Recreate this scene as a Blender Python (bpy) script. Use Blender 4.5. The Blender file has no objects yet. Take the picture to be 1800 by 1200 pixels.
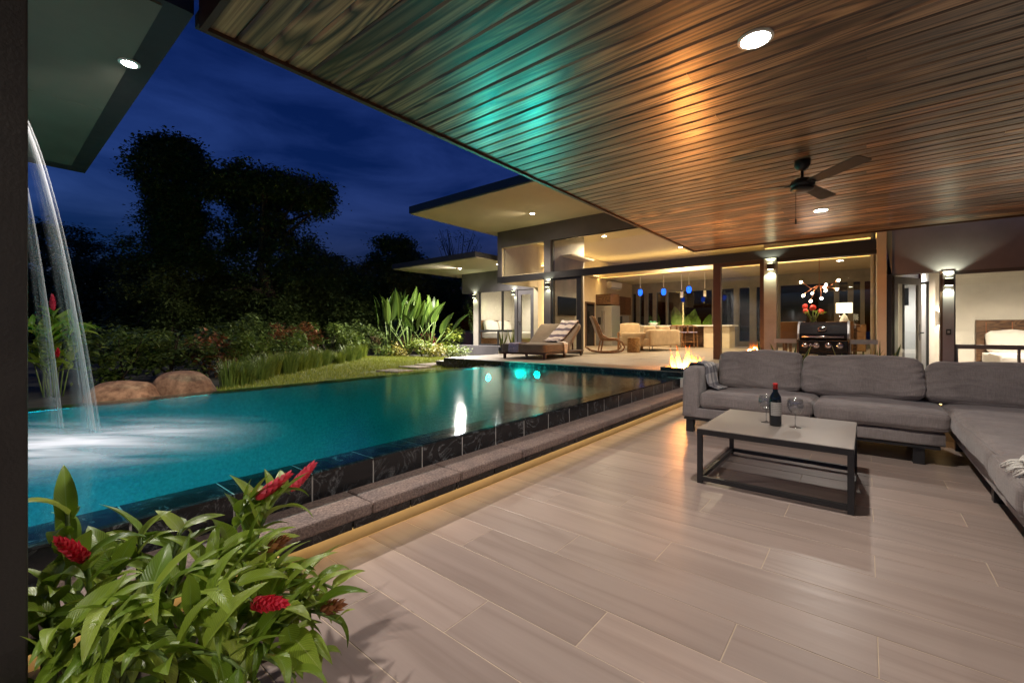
import bpy, bmesh, math, random
from mathutils import Vector, Matrix, noise
R = math.radians
random.seed(7)
S = bpy.context.scene
COL = S.collection

# ------------------------------------------------------------------ camera
CH = 1.05                      # eye height above the patio floor
YAW = R(39.15)
F = 765.0 / 1800.0             # focal length as a share of the picture width
cam_d = bpy.data.cameras.new('camera'); cam = bpy.data.objects.new('camera', cam_d); COL.objects.link(cam)
cam.location = (0, 0, CH); cam.rotation_euler = (R(90), 0, YAW)
cam_d.sensor_width = 36; cam_d.lens = 36 * F; cam_d.shift_y = -20 / 1800.0
cam_d.clip_start = 0.05; cam_d.clip_end = 800
S.camera = cam

# ------------------------------------------------------------------ dusk sky
W = bpy.data.worlds.new('World'); S.world = W; W.use_nodes = True
wn = W.node_tree; wn.nodes.clear()
wo = wn.nodes.new('ShaderNodeOutputWorld'); bg = wn.nodes.new('ShaderNodeBackground')
sky = wn.nodes.new('ShaderNodeTexSky'); sky.sky_type = 'NISHITA'; sky.sun_disc = False
sky.sun_elevation = R(-1.5); sky.sun_rotation = R(200); sky.ozone_density = 4.0; sky.air_density = 1.2; sky.dust_density = 0.4
tc = wn.nodes.new('ShaderNodeTexCoord'); mp = wn.nodes.new('ShaderNodeMapping'); mp.inputs['Scale'].default_value = (1.6, 1.6, 6.0)
nz = wn.nodes.new('ShaderNodeTexNoise'); nz.inputs['Scale'].default_value = 2.1; nz.inputs['Detail'].default_value = 7; nz.inputs['Roughness'].default_value = 0.58; nz.inputs['Distortion'].default_value = 0.5
rp = wn.nodes.new('ShaderNodeValToRGB')
rp.color_ramp.elements[0].position = 0.36; rp.color_ramp.elements[0].color = (0.16, 0.42, 0.80, 1)
rp.color_ramp.elements[1].position = 0.68; rp.color_ramp.elements[1].color = (0.85, 1.15, 1.60, 1)
mx = wn.nodes.new('ShaderNodeMixRGB'); mx.blend_type = 'MULTIPLY'; mx.inputs[0].default_value = 1.0
wn.links.new(tc.outputs['Generated'], mp.inputs['Vector']); wn.links.new(mp.outputs[0], nz.inputs['Vector'])
wn.links.new(nz.outputs['Fac'], rp.inputs[0]); wn.links.new(sky.outputs[0], mx.inputs[1]); wn.links.new(rp.outputs[0], mx.inputs[2])
wn.links.new(mx.outputs[0], bg.inputs['Color']); bg.inputs['Strength'].default_value = 0.29
wn.links.new(bg.outputs[0], wo.inputs['Surface'])

# ------------------------------------------------------------------ exposure and renderer
S.view_settings.view_transform = 'Standard'; S.view_settings.look = 'None'
S.view_settings.gamma = 1; S.view_settings.use_curve_mapping = False; S.view_settings.exposure = 1.15
S.render.engine = 'CYCLES'
cy = S.cycles
cy.use_denoising = True; cy.max_bounces = 8; cy.diffuse_bounces = 3; cy.glossy_bounces = 4; cy.transmission_bounces = 4
cy.transparent_max_bounces = 16; cy.sample_clamp_indirect = 4.0; cy.sample_clamp_direct = 0.0
cy.caustics_reflective = True; cy.caustics_refractive = False; cy.blur_glossy = 0.6
try: cy.denoiser = 'OPENIMAGEDENOISE'
except Exception: pass

# ------------------------------------------------------------------ pixel helpers (1800 x 1200 photograph)
FW = Vector((-math.sin(YAW), math.cos(YAW), 0)); RT = Vector((math.cos(YAW), math.sin(YAW), 0))
def ray(px, py): return FW + RT * ((px - 900) / 765.0) + Vector((0, 0, (580 - py) / 765.0))
EYE = Vector((0, 0, CH))
def at(px, py, t): return EYE + ray(px, py) * t
def onz(px, py, z):
    d = ray(px, py); return EYE + d * ((z - CH) / d.z)
def ony(px, py, y):
    d = ray(px, py); return EYE + d * (y / d.y)

# ------------------------------------------------------------------ materials
MATS = {}
def newmat(name):
    m = bpy.data.materials.new(name); m.use_nodes = True
    nt = m.node_tree; b = nt.nodes['Principled BSDF']
    MATS[name] = m
    return m, nt, b
def N(nt, t, **kw):
    n = nt.nodes.new(t)
    for k, v in kw.items():
        if k in n.inputs: n.inputs[k].default_value = v
        else: setattr(n, k, v)
    return n
def L(nt, a, b): nt.links.new(a, b)
def ramp(nt, src, stops):
    r = N(nt, 'ShaderNodeValToRGB'); e = r.color_ramp.elements
    while len(e) < len(stops): e.new(0.5)
    for i, (p, c) in enumerate(stops):
        e[i].position = p; e[i].color = tuple(c) + (1,) if len(c) == 3 else c
    L(nt, src, r.inputs[0]); return r.outputs[0]
def coords(nt, scale=(1, 1, 1), kind='Object', rand=0.0):
    t = N(nt, 'ShaderNodeTexCoord'); m = N(nt, 'ShaderNodeMapping'); m.inputs['Scale'].default_value = scale
    src = t.outputs[kind]
    if rand:
        oi = N(nt, 'ShaderNodeObjectInfo'); mul = N(nt, 'ShaderNodeVectorMath', operation='SCALE')
        cb = N(nt, 'ShaderNodeCombineXYZ'); cb.inputs[0].default_value = 1.0; cb.inputs[1].default_value = 0.73; cb.inputs[2].default_value = 0.41
        L(nt, cb.outputs[0], mul.inputs[0]); ml = N(nt, 'ShaderNodeMath', operation='MULTIPLY'); ml.inputs[1].default_value = rand
        L(nt, oi.outputs['Random'], ml.inputs[0]); L(nt, ml.outputs[0], mul.inputs['Scale'])
        ad = N(nt, 'ShaderNodeVectorMath', operation='ADD'); L(nt, src, ad.inputs[0]); L(nt, mul.outputs[0], ad.inputs[1]); src = ad.outputs[0]
    L(nt, src, m.inputs['Vector']); return m.outputs[0]
def mixc(nt, fac, a, b, mode='MIX'):
    m = N(nt, 'ShaderNodeMixRGB', blend_type=mode)
    for i, v in ((0, fac), (1, a), (2, b)):
        if isinstance(v, (int, float)): m.inputs[i].default_value = v
        elif isinstance(v, (tuple, list)): m.inputs[i].default_value = tuple(v) + (1,) if len(v) == 3 else v
        else: L(nt, v, m.inputs[i])
    return m.outputs[0]
def bump(nt, b, h, strength=0.3, dist=0.01):
    bp = N(nt, 'ShaderNodeBump'); bp.inputs['Strength'].default_value = strength; bp.inputs['Distance'].default_value = dist
    L(nt, h, bp.inputs['Height']); L(nt, bp.outputs[0], b.inputs['Normal']); return bp
def plain(name, col, rough=0.5, metal=0.0, var=0.12, scale=6.0, bmp=0.0, bscale=60.0, spec=0.5, rand=0.0, coat=0.0):
    """a solid colour with uneven tone, uneven gloss and fine relief"""
    m, nt, b = newmat(name)
    v = coords(nt, kind='Object', rand=rand)
    n = N(nt, 'ShaderNodeTexNoise', Scale=scale, Detail=5.0, Roughness=0.6); L(nt, v, n.inputs['Vector'])
    lo = tuple(c * (1 - var) for c in col); hi = tuple(min(1, c * (1 + var)) for c in col)
    L(nt, ramp(nt, n.outputs['Fac'], [(0.3, lo), (0.7, hi)]), b.inputs['Base Color'])
    L(nt, ramp(nt, n.outputs['Fac'], [(0.3, (rough * 0.85,) * 3), (0.7, (min(1, rough * 1.15),) * 3)]), b.inputs['Roughness'])
    b.inputs['Metallic'].default_value = metal; b.inputs['Specular IOR Level'].default_value = spec
    b.inputs['Coat Weight'].default_value = coat
    if bmp:
        n2 = N(nt, 'ShaderNodeTexNoise', Scale=bscale, Detail=3.0); L(nt, v, n2.inputs['Vector']); bump(nt, b, n2.outputs['Fac'], bmp, 0.004)
    return m
def emit(name, col, strength):
    m, nt, b = newmat(name)
    b.inputs['Base Color'].default_value = tuple(col) + (1,)
    b.inputs['Emission Color'].default_value = tuple(col) + (1,); b.inputs['Emission Strength'].default_value = strength
    return m
def wood(name, c0, c1, c2, sx=0.5, sy=7.0, rings=9.0, rough=0.35, rand=37.0, contrast=1.0, coat=0.0, bmp=0.15, bd=0.003, tone=((0.72, 0.7, 0.7), (1, 1, 1), (1.18, 1.1, 1.0)), coatr=0.12, knots=False, fine_w=0.35):
    """long grain along the object's X, cathedral figure, knots"""
    m, nt, b = newmat(name)
    v = coords(nt, (sx, sy, sy), rand=rand)
    big = N(nt, 'ShaderNodeTexNoise', Scale=1.0, Detail=1.5, Roughness=0.4, Distortion=0.6); L(nt, v, big.inputs['Vector'])
    mul = N(nt, 'ShaderNodeMath', operation='MULTIPLY'); mul.inputs[1].default_value = rings; L(nt, big.outputs['Fac'], mul.inputs[0])
    fr = N(nt, 'ShaderNodeMath', operation='PINGPONG'); fr.inputs[1].default_value = 0.5; L(nt, mul.outputs[0], fr.inputs[0])
    v2 = coords(nt, (sx * 5, sy * 14, sy * 14), rand=rand)
    fine = N(nt, 'ShaderNodeTexNoise', Scale=1.0, Detail=4.0, Roughness=0.65); L(nt, v2, fine.inputs['Vector'])
    a = mixc(nt, fine_w, ramp(nt, fr.outputs[0], [(0.0, (0, 0, 0)), (0.42, (1, 1, 1))]), fine.outputs['Color'])
    base = ramp(nt, a, [(0.15, c0), (0.5, c1), (0.85, c2)])
    if knots:
        vk = coords(nt, (0.9, 5.0, 5.0), rand=rand * 1.7); vo = N(nt, 'ShaderNodeTexVoronoi', Scale=1.0, Randomness=1.0); L(nt, vk, vo.inputs['Vector'])
        base = mixc(nt, ramp(nt, vo.outputs['Distance'], [(0.04, (0.92,) * 3), (0.11, (0.25,) * 3), (0.2, (0, 0, 0))]), base, tuple(c * 0.55 for c in c0))
        vs_ = coords(nt, (0.5, 60, 60), rand=rand); st = N(nt, 'ShaderNodeTexNoise', Scale=1.0, Detail=3.0); L(nt, vs_, st.inputs['Vector'])
        base = mixc(nt, 1.0, base, ramp(nt, st.outputs['Fac'], [(0.36, (0.45, 0.43, 0.42)), (0.56, (1.1, 1.1, 1.1))]), 'MULTIPLY')
    oi = N(nt, 'ShaderNodeObjectInfo')
    tone = ramp(nt, oi.outputs['Random'], [(0, tone[0]), (0.5, tone[1]), (1, tone[2])])
    col = mixc(nt, 1.0, base, tone, 'MULTIPLY')
    L(nt, col, b.inputs['Base Color']); b.inputs['Coat Weight'].default_value = coat; b.inputs['Coat Roughness'].default_value = coatr
    L(nt, ramp(nt, fine.outputs['Fac'], [(0.3, (rough * 0.8,) * 3), (0.7, (rough * 1.25,) * 3)]), b.inputs['Roughness'])
    if bmp: bump(nt, b, fine.outputs['Fac'], bmp, bd)
    return m
def marble(name):
    m, nt, b = newmat(name); v = coords(nt, rand=23.0)
    n = N(nt, 'ShaderNodeTexNoise', Scale=5.0, Detail=8.0, Roughness=0.62, Distortion=1.6); L(nt, v, n.inputs['Vector'])
    s = N(nt, 'ShaderNodeMath', operation='SUBTRACT'); s.inputs[1].default_value = 0.5; L(nt, n.outputs['Fac'], s.inputs[0])
    ab = N(nt, 'ShaderNodeMath', operation='ABSOLUTE'); L(nt, s.outputs[0], ab.inputs[0])
    n2 = N(nt, 'ShaderNodeTexNoise', Scale=9.0, Detail=4.0); L(nt, v, n2.inputs['Vector'])
    vein = ramp(nt, ab.outputs[0], [(0.0, (0.20, 0.21, 0.22)), (0.013, (0.05, 0.054, 0.058)), (0.05, (0.012, 0.013, 0.016))])
    msk = ramp(nt, n2.outputs['Fac'], [(0.42, (0, 0, 0)), (0.66, (1, 1, 1))])
    L(nt, mixc(nt, msk, (0.010, 0.012, 0.015), vein), b.inputs['Base Color'])
    b.inputs['Roughness'].default_value = 0.22
    bump(nt, b, n2.outputs['Fac'], 0.08, 0.002)
    return m
def stone(name, c0, c1, sc=90, rough=0.8, bm=0.5):
    m, nt, b = newmat(name); v = coords(nt, rand=11.0)
    n = N(nt, 'ShaderNodeTexNoise', Scale=sc, Detail=4.0, Roughness=0.7); L(nt, v, n.inputs['Vector'])
    w = N(nt, 'ShaderNodeTexNoise', Scale=sc * 0.06, Detail=3.0); L(nt, v, w.inputs['Vector'])
    a = ramp(nt, n.outputs['Fac'], [(0.32, c0), (0.68, c1)])
    t = ramp(nt, w.outputs['Fac'], [(0.3, (0.75, 0.75, 0.78)), (0.7, (1.1, 1.05, 1.0))])
    L(nt, mixc(nt, 1.0, a, t, 'MULTIPLY'), b.inputs['Base Color']); b.inputs['Roughness'].default_value = rough
    bump(nt, b, n.outputs['Fac'], bm, 0.006); return m
def fabric(name, col, sc=700, var=0.14, slub=False):
    m, nt, b = newmat(name); v = coords(nt, rand=5.0)
    n = N(nt, 'ShaderNodeTexNoise', Scale=5.0, Detail=4.0); L(nt, v, n.inputs['Vector'])
    f = N(nt, 'ShaderNodeTexNoise', Scale=sc, Detail=2.0); L(nt, v, f.inputs['Vector'])
    lo = tuple(c * (1 - var) for c in col); hi = tuple(c * (1 + var) for c in col)
    a = ramp(nt, n.outputs['Fac'], [(0.3, lo), (0.7, hi)])
    if slub:
        w1 = coords(nt, (14, 14, 260), rand=5.0); q1 = N(nt, 'ShaderNodeTexNoise', Scale=1.0, Detail=3.0, Roughness=0.7); L(nt, w1, q1.inputs['Vector'])
        w2 = coords(nt, (240, 240, 16), rand=5.0); q2 = N(nt, 'ShaderNodeTexNoise', Scale=1.0, Detail=2.0); L(nt, w2, q2.inputs['Vector'])
        a = mixc(nt, 1.0, a, ramp(nt, mixc(nt, 0.5, q1.outputs['Color'], q2.outputs['Color']), [(0.36, (0.72, 0.72, 0.73)), (0.64, (1.22, 1.2, 1.2))]), 'MULTIPLY')
    L(nt, mixc(nt, 0.25, a, mixc(nt, 1.0, a, f.outputs['Color'], 'OVERLAY')), b.inputs['Base Color'])
    b.inputs['Roughness'].default_value = 0.92; b.inputs['Sheen Weight'].default_value = 0.25; b.inputs['Specular IOR Level'].default_value = 0.2
    wr = N(nt, 'ShaderNodeTexNoise', Scale=9.0, Detail=3.0, Distortion=1.2); L(nt, v, wr.inputs['Vector'])
    h = mixc(nt, 0.12, wr.outputs['Color'], f.outputs['Color']); bump(nt, b, h, 0.5, 0.02); return m
def leafmat(name, c0, c1, vein=None, rough=0.42, trans=0.25, uv=False):
    m, nt, b = newmat(name)
    g = N(nt, 'ShaderNodeNewGeometry'); oi = N(nt, 'ShaderNodeObjectInfo')
    ad = N(nt, 'ShaderNodeMath', operation='ADD'); L(nt, g.outputs['Random Per Island'], ad.inputs[0]); L(nt, oi.outputs['Random'], ad.inputs[1])
    fr = N(nt, 'ShaderNodeMath', operation='FRACT'); L(nt, ad.outputs[0], fr.inputs[0])
    col = ramp(nt, fr.outputs[0], [(0.0, c0), (1.0, c1)])
    if uv:
        u = N(nt, 'ShaderNodeUVMap'); sp = N(nt, 'ShaderNodeSeparateXYZ'); L(nt, u.outputs[0], sp.inputs[0])
        s = N(nt, 'ShaderNodeMath', operation='SUBTRACT'); s.inputs[1].default_value = 0.5; L(nt, sp.outputs[1], s.inputs[0])
        ab = N(nt, 'ShaderNodeMath', operation='ABSOLUTE'); L(nt, s.outputs[0], ab.inputs[0])
        mid = ramp(nt, ab.outputs[0], [(0.0, (1, 1, 1)), (0.035, (0, 0, 0))])
        # side veins run out and forward from the midrib
        m1 = N(nt, 'ShaderNodeMath', operation='MULTIPLY'); m1.inputs[1].default_value = 0.45; L(nt, ab.outputs[0], m1.inputs[0])
        s2 = N(nt, 'ShaderNodeMath', operation='SUBTRACT'); L(nt, sp.outputs[0], s2.inputs[0]); L(nt, m1.outputs[0], s2.inputs[1])
        m2 = N(nt, 'ShaderNodeMath', operation='MULTIPLY'); m2.inputs[1].default_value = 120.0; L(nt, s2.outputs[0], m2.inputs[0])
        sn = N(nt, 'ShaderNodeMath', operation='SINE'); L(nt, m2.outputs[0], sn.inputs[0])
        sv = ramp(nt, sn.outputs[0], [(0.0, (0.86, 0.9, 0.84)), (1.0, (1.08, 1.06, 1.05))])
        col = mixc(nt, 1.0, col, sv, 'MULTIPLY')
        col = mixc(nt, mid, col, vein or (0.35, 0.42, 0.12))
        bump(nt, b, sn.outputs[0], 0.25, 0.001)
    L(nt, col, b.inputs['Base Color']); b.inputs['Roughness'].default_value = rough
    tr = N(nt, 'ShaderNodeBsdfTranslucent'); L(nt, col, tr.inputs['Color'])
    mxs = N(nt, 'ShaderNodeMixShader'); mxs.inputs[0].default_value = trans
    out = nt.nodes['Material Output']; L(nt, b.outputs[0], mxs.inputs[1]); L(nt, tr.outputs[0], mxs.inputs[2]); L(nt, mxs.outputs[0], out.inputs['Surface'])
    return m
def glass(name, tint=(0.93, 0.95, 0.94), rough=0.0, ior=1.45):
    """clear pane: lets light through, mirrors by Fresnel"""
    m, nt, b = newmat(name); nt.nodes.remove(b); out = nt.nodes['Material Output']
    t = N(nt, 'ShaderNodeBsdfTransparent'); t.inputs[0].default_value = tuple(tint) + (1,)
    g = N(nt, 'ShaderNodeBsdfGlossy', Roughness=rough); f = N(nt, 'ShaderNodeLayerWeight', Blend=0.5)
    pw = N(nt, 'ShaderNodeMath', operation='POWER'); pw.inputs[1].default_value = 4.0; L(nt, f.outputs['Facing'], pw.inputs[0])
    ma = N(nt, 'ShaderNodeMath', operation='MULTIPLY_ADD'); ma.inputs[1].default_value = 0.8; ma.inputs[2].default_value = ((ior - 1) / (ior + 1)) ** 2 * 1.8; L(nt, pw.outputs[0], ma.inputs[0])
    mxs = N(nt, 'ShaderNodeMixShader'); L(nt, ma.outputs[0], mxs.inputs[0]); L(nt, t.outputs[0], mxs.inputs[1]); L(nt, g.outputs[0], mxs.inputs[2]); L(nt, mxs.outputs[0], out.inputs['Surface'])
    return m

M_board = wood('ceiling_wood', (0.030, 0.016, 0.009), (0.190, 0.102, 0.054), (0.350, 0.205, 0.105), sx=0.42, sy=4.6, rings=10, rough=0.40, coat=0.6, coatr=0.25, bmp=0.4, knots=True, bd=0.003, tone=((0.42, 0.41, 0.40), (0.95, 0.95, 0.95), (1.5, 1.38, 1.25)))
M_plank = wood('floor_porcelain_wood', (0.320, 0.244, 0.208), (0.395, 0.307, 0.266), (0.440, 0.346, 0.303), sx=0.55, sy=5.5, rings=4, rough=0.36, bmp=0.08, fine_w=0.62, tone=((0.86, 0.85, 0.85), (1, 1, 1), (1.08, 1.05, 1.03)))
M_grout = plain('grout', (0.60, 0.48, 0.36), 0.9)
M_slab = plain('deck_tile', (0.27, 0.222, 0.17), 0.5, scale=3.0, bmp=0.05, rand=9)
M_black = plain('black_metal', (0.022, 0.021, 0.022), 0.42, bmp=0.05)
M_post = plain('dark_painted_wood', (0.022, 0.018, 0.016), 0.6, bmp=0.35, bscale=120)
M_fascia = plain('dark_fascia', (0.030, 0.029, 0.034), 0.55)
M_edge = plain('brown_edge_trim', (0.060, 0.028, 0.018), 0.45)
M_dwall = plain('dark_grey_render', (0.105, 0.096, 0.104), 0.62, bmp=0.15, var=0.22, scale=1.6)
M_block = plain('slate_grey_render', (0.200, 0.184, 0.210), 0.6, bmp=0.15, var=0.16, scale=1.6)
M_cream = plain('cream_plaster', (0.62, 0.52, 0.36), 0.8, var=0.06, bmp=0.08)
M_white = plain('white_plaster', (0.76, 0.71, 0.63), 0.75, var=0.05, bmp=0.05)
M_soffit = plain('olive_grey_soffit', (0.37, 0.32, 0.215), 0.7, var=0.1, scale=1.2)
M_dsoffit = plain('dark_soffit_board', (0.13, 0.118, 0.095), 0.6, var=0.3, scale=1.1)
M_conc = plain('concrete', (0.30, 0.275, 0.235), 0.75, var=0.2, scale=2.2, bmp=0.2)
M_brown = plain('brown_frame', (0.065, 0.035, 0.022), 0.4)
M_marble = marble('black_marble')
M_ledge = stone('ledge_granite', (0.10, 0.070, 0.062), (0.37, 0.28, 0.245))
M_boulder = stone('boulder_rock', (0.10, 0.045, 0.022), (0.40, 0.23, 0.13), sc=9, rough=0.85, bm=0.9)
M_soil = stone('soil', (0.018, 0.012, 0.008), (0.07, 0.045, 0.03), sc=40, rough=0.95)
M_sofa = fabric('sofa_grey', (0.285, 0.245, 0.230), slub=True)
M_sofab = fabric('sofa_frame_grey', (0.305, 0.268, 0.255), slub=True)
M_beige = fabric('beige_upholstery', (0.43, 0.32, 0.19))
M_lounge = fabric('lounger_taupe', (0.17, 0.125, 0.085))
M_linen = fabric('white_linen', (0.74, 0.70, 0.64), var=0.06)
M_top = plain('table_top_glass', (0.285, 0.245, 0.215), 0.34, var=0.0, scale=2)
M_teak = wood('teak', (0.10, 0.045, 0.018), (0.24, 0.11, 0.045), (0.33, 0.17, 0.075), sx=2, sy=9, rough=0.4)
M_cab = wood('walnut_cabinet', (0.06, 0.028, 0.014), (0.15, 0.075, 0.035), (0.22, 0.12, 0.06), sx=1.5, sy=6, rough=0.4)
M_steel = plain('stainless', (0.36, 0.35, 0.34), 0.4, metal=0.7, var=0.03, scale=1.5)
M_chrome = plain('chrome', (0.75, 0.72, 0.70), 0.12, metal=1.0, var=0.03)
M_glass = glass('window_glass')
M_night = glass('tinted_window_glass', (0.55, 0.58, 0.62))
M_bottle = plain('bottle_glass', (0.006, 0.010, 0.014), 0.06, spec=0.7)
M_redcap = plain('red_foil', (0.55, 0.012, 0.012), 0.35)
M_pool = stone('pool_plaster', (0.060, 0.085, 0.095), (0.12, 0.16, 0.175), sc=30, rough=0.7, bm=0.1)
M_plastic = plain('white_plastic', (0.78, 0.77, 0.74), 0.35, var=0.03)
M_screen = plain('tv_screen', (0.006, 0.006, 0.007), 0.15)
E_warm = emit('led_warm_yellow', (1.0, 0.70, 0.26), 9.0)
E_ledge = emit('led_ledge', (1.0, 0.68, 0.27), 1.8)
E_lamp = emit('downlight_lens', (1.0, 0.93, 0.82), 70.0)
E_sconce = emit('sconce_lens', (0.95, 1.0, 0.62), 5.0)
E_teal = emit('pool_lamp_lens', (0.0, 0.85, 0.62), 800.0)
E_blue = emit('blue_lamp_glass', (0.006, 0.10, 0.85), 1.2)
E_bulb = emit('bulb', (1.0, 0.72, 0.5), 60.0)
E_shade = emit('lit_lamp_shade', (1.0, 0.80, 0.48), 1.6)

# ------------------------------------------------------------------ mesh builders
class MB:
    def __init__(s): s.v = []; s.f = []; s.uv = {}
    def add(s, vs, fs, M=None):
        o = len(s.v)
        for p in vs:
            p = Vector(p); s.v.append(tuple(M @ p) if M else tuple(p))
        s.f += [tuple(i + o for i in f) for f in fs]; return s
    def box(s, x0, x1, y0, y1, z0, z1, M=None):
        vs = [(x, y, z) for z in (z0, z1) for y in (y0, y1) for x in (x0, x1)]
        return s.add(vs, [(0, 2, 3, 1), (4, 5, 7, 6), (0, 1, 5, 4), (2, 6, 7, 3), (0, 4, 6, 2), (1, 3, 7, 5)], M)
    def tube(s, pts, rad, n=8, cap=True, flat=1.0):
        pts = [Vector(p) for p in pts]
        if not hasattr(rad, '__len__'): rad = [rad] * len(pts)
        vs = []; ref = None
        for i, p in enumerate(pts):
            d = (pts[min(i + 1, len(pts) - 1)] - pts[max(i - 1, 0)]).normalized()
            if ref is None:
                ref = Vector((0, 0, 1)) if abs(d.z) < 0.9 else Vector((1, 0, 0))
            a = d.cross(ref).normalized(); b2 = a.cross(d).normalized(); ref = b2
            for k in range(n):
                t = 2 * math.pi * k / n; vs.append(p + (a * math.cos(t) + b2 * math.sin(t) * flat) * rad[i])
        fs = [(i * n + k, i * n + (k + 1) % n, (i + 1) * n + (k + 1) % n, (i + 1) * n + k) for i in range(len(pts) - 1) for k in range(n)]
        if cap: fs += [tuple(reversed(range(n))), tuple(range((len(pts) - 1) * n, len(pts) * n))]
        return s.add(vs, fs)
    def lathe(s, prof, n=20, c=(0, 0, 0), cap=True):
        vs = []; c = Vector(c)
        for r, z in prof:
            for k in range(n):
                t = 2 * math.pi * k / n; vs.append(c + Vector((r * math.cos(t), r * math.sin(t), z)))
        fs = [(i * n + k, i * n + (k + 1) % n, (i + 1) * n + (k + 1) % n, (i + 1) * n + k) for i in range(len(prof) - 1) for k in range(n)]
        if cap: fs += [tuple(reversed(range(n))), tuple(range((len(prof) - 1) * n, len(prof) * n))]
        return s.add(vs, fs)
    def prism(s, poly, h0, h1, axis='z'):
        n = len(poly)
        def P(a, b, h): return {'z': (a, b, h), 'y': (a, h, b), 'x': (h, a, b)}[axis]
        vs = [P(a, b, h0) for a, b in poly] + [P(a, b, h1) for a, b in poly]
        return s.add(vs, [tuple(reversed(range(n))), tuple(range(n, 2 * n))] + [(i, (i + 1) % n, n + (i + 1) % n, n + i) for i in range(n)])
    def mesh(s, name, mat=None, smooth=False, fix=True):
        me = bpy.data.meshes.new(name); me.from_pydata(s.v, [], s.f)
        if s.uv:
            u = me.uv_layers.new(name='UVMap')
            for lp in me.loops: u.data[lp.index].uv = s.uv.get(lp.vertex_index, (0, 0))
        if fix:
            b = bmesh.new(); b.from_mesh(me); bmesh.ops.recalc_face_normals(b, faces=b.faces); b.to_mesh(me); b.free()
        if smooth:
            for p in me.polygons: p.use_smooth = True
        if mat: me.materials.append(mat)
        return me
def obj(name, me, parent=None, loc=None, rot=None, scale=None):
    o = bpy.data.objects.new(name, me); COL.objects.link(o)
    if parent: o.parent = parent
    if loc is not None: o.location = loc
    if rot is not None: o.rotation_euler = rot
    if scale is not None: o.scale = scale if hasattr(scale, '__len__') else (scale,) * 3
    return o
def tag(o, label, cat, group=None, kind=None):
    if label: o['label'] = label
    if cat: o['category'] = cat
    if group: o['group'] = group
    if kind: o['kind'] = kind
    return o
def thing(name, label, cat, loc=(0, 0, 0), rz=0, group=None):
    o = bpy.data.objects.new(name, None); COL.objects.link(o); o.empty_display_size = 0.1
    o.location = loc; o.rotation_euler = (0, 0, rz); return tag(o, label, cat, group)
def struct(name, me, parent=None):
    o = obj(name, me, parent)
    if not parent: o['kind'] = 'structure'
    return o
def soft(me_or_obj, w=0.006, seg=2):
    o = me_or_obj; m = o.modifiers.new('bevel', 'BEVEL'); m.width = w; m.segments = seg; m.limit_method = 'ANGLE'; m.angle_limit = R(40); return o
def boxo(name, x0, x1, y0, y1, z0, z1, mat, parent=None, bev=0.0):
    o = obj(name, MB().box(x0, x1, y0, y1, z0, z1).mesh(name, mat), parent)
    if bev: soft(o, bev)
    return o
def multi(name, boxes, mat, parent=None, bev=0.0):
    b = MB()
    for q in boxes: b.box(*q)
    o = obj(name, b.mesh(name, mat), parent)
    if bev: soft(o, bev)
    return o
def cushion_fn(w, d, h, r, puff, seed=0, sag=0.0, wob=0.008, crease=0.0):
    H = Vector((w / 2, d / 2, h / 2))
    def fn(u):
        p = Vector((u.x * H.x, u.y * H.y, u.z * H.z))
        q = Vector([max(-(H[i] - r), min(H[i] - r, p[i])) for i in range(3)])
        dv = p - q
        if dv.length > 1e-6: p = q + dv.normalized() * min(r, max(abs(dv.x), abs(dv.y), abs(dv.z)))
        fx = 1 - u.x ** 2; fy = 1 - u.y ** 2; fz = 1 - u.z ** 2
        p.z += puff * u.z * fx * fy; p.y += puff * 0.5 * u.y * fx * fz; p.x += puff * 0.3 * u.x * fy * fz
        p.z -= sag * fx * fy * (1 if u.z > 0 else 0)
        if crease:
            rr = 1 - abs(noise.noise(Vector((p.x * 5 + seed * 3.7, p.y * 5, p.z * 15 + 0.6 * math.sin(p.x * 7)))))
            edge_w = 0.35 + 0.65 * abs(u.x) ** 2
            p.y -= crease * (rr ** 7) * edge_w * fz ** 0.3 * (1 if u.y < 0 else 0); p.z -= crease * 0.5 * (rr ** 7) * edge_w * (1 if u.z > 0 else 0)
        p += noise.noise_vector(Vector((p.x * 3.1 + seed, p.y * 3.1, p.z * 3.1 - seed))) * wob * 1.6 + noise.noise_vector(Vector((p.x * 9 + seed, p.y * 9, p.z * 9))) * wob * 0.6
        p.z += H.z; return p
    return fn
def cushion_mesh(name, w, d, h, r, puff, mat, n=12, seed=0, sag=0.0, wob=0.008, crease=0.0):
    """rounded, stuffed box centred on its footprint, bottom at z = 0"""
    fn = cushion_fn(w, d, h, r, puff, seed, sag, wob, crease)
    b = bmesh.new(); bmesh.ops.create_cube(b, size=2.0); bmesh.ops.subdivide_edges(b, edges=b.edges, cuts=n, use_grid_fill=True)
    for v in b.verts: v.co = fn(Vector(v.co))
    me = bpy.data.meshes.new(name); b.to_mesh(me); b.free()
    for p in me.polygons: p.use_smooth = True
    me.materials.append(mat); return me
def piping_mesh(fn, mat, plane='z', lv=1.0, rad=0.0045, n=26):
    """a corded seam that follows a cushion's rim"""
    pts = []; c = [(-1, -1), (1, -1), (1, 1), (-1, 1), (-1, -1)]
    for (a0, b0), (a1, b1) in zip(c, c[1:]):
        for k in range(n):
            f = k / n; a = a0 + (a1 - a0) * f; b_ = b0 + (b1 - b0) * f
            pts.append(fn(Vector((a, b_, lv)) if plane == 'z' else Vector((a, lv, b_))))
    pts.append(pts[0]); return MB().tube(pts, rad, 6, cap=False).mesh('piping', mat, True)
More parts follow.
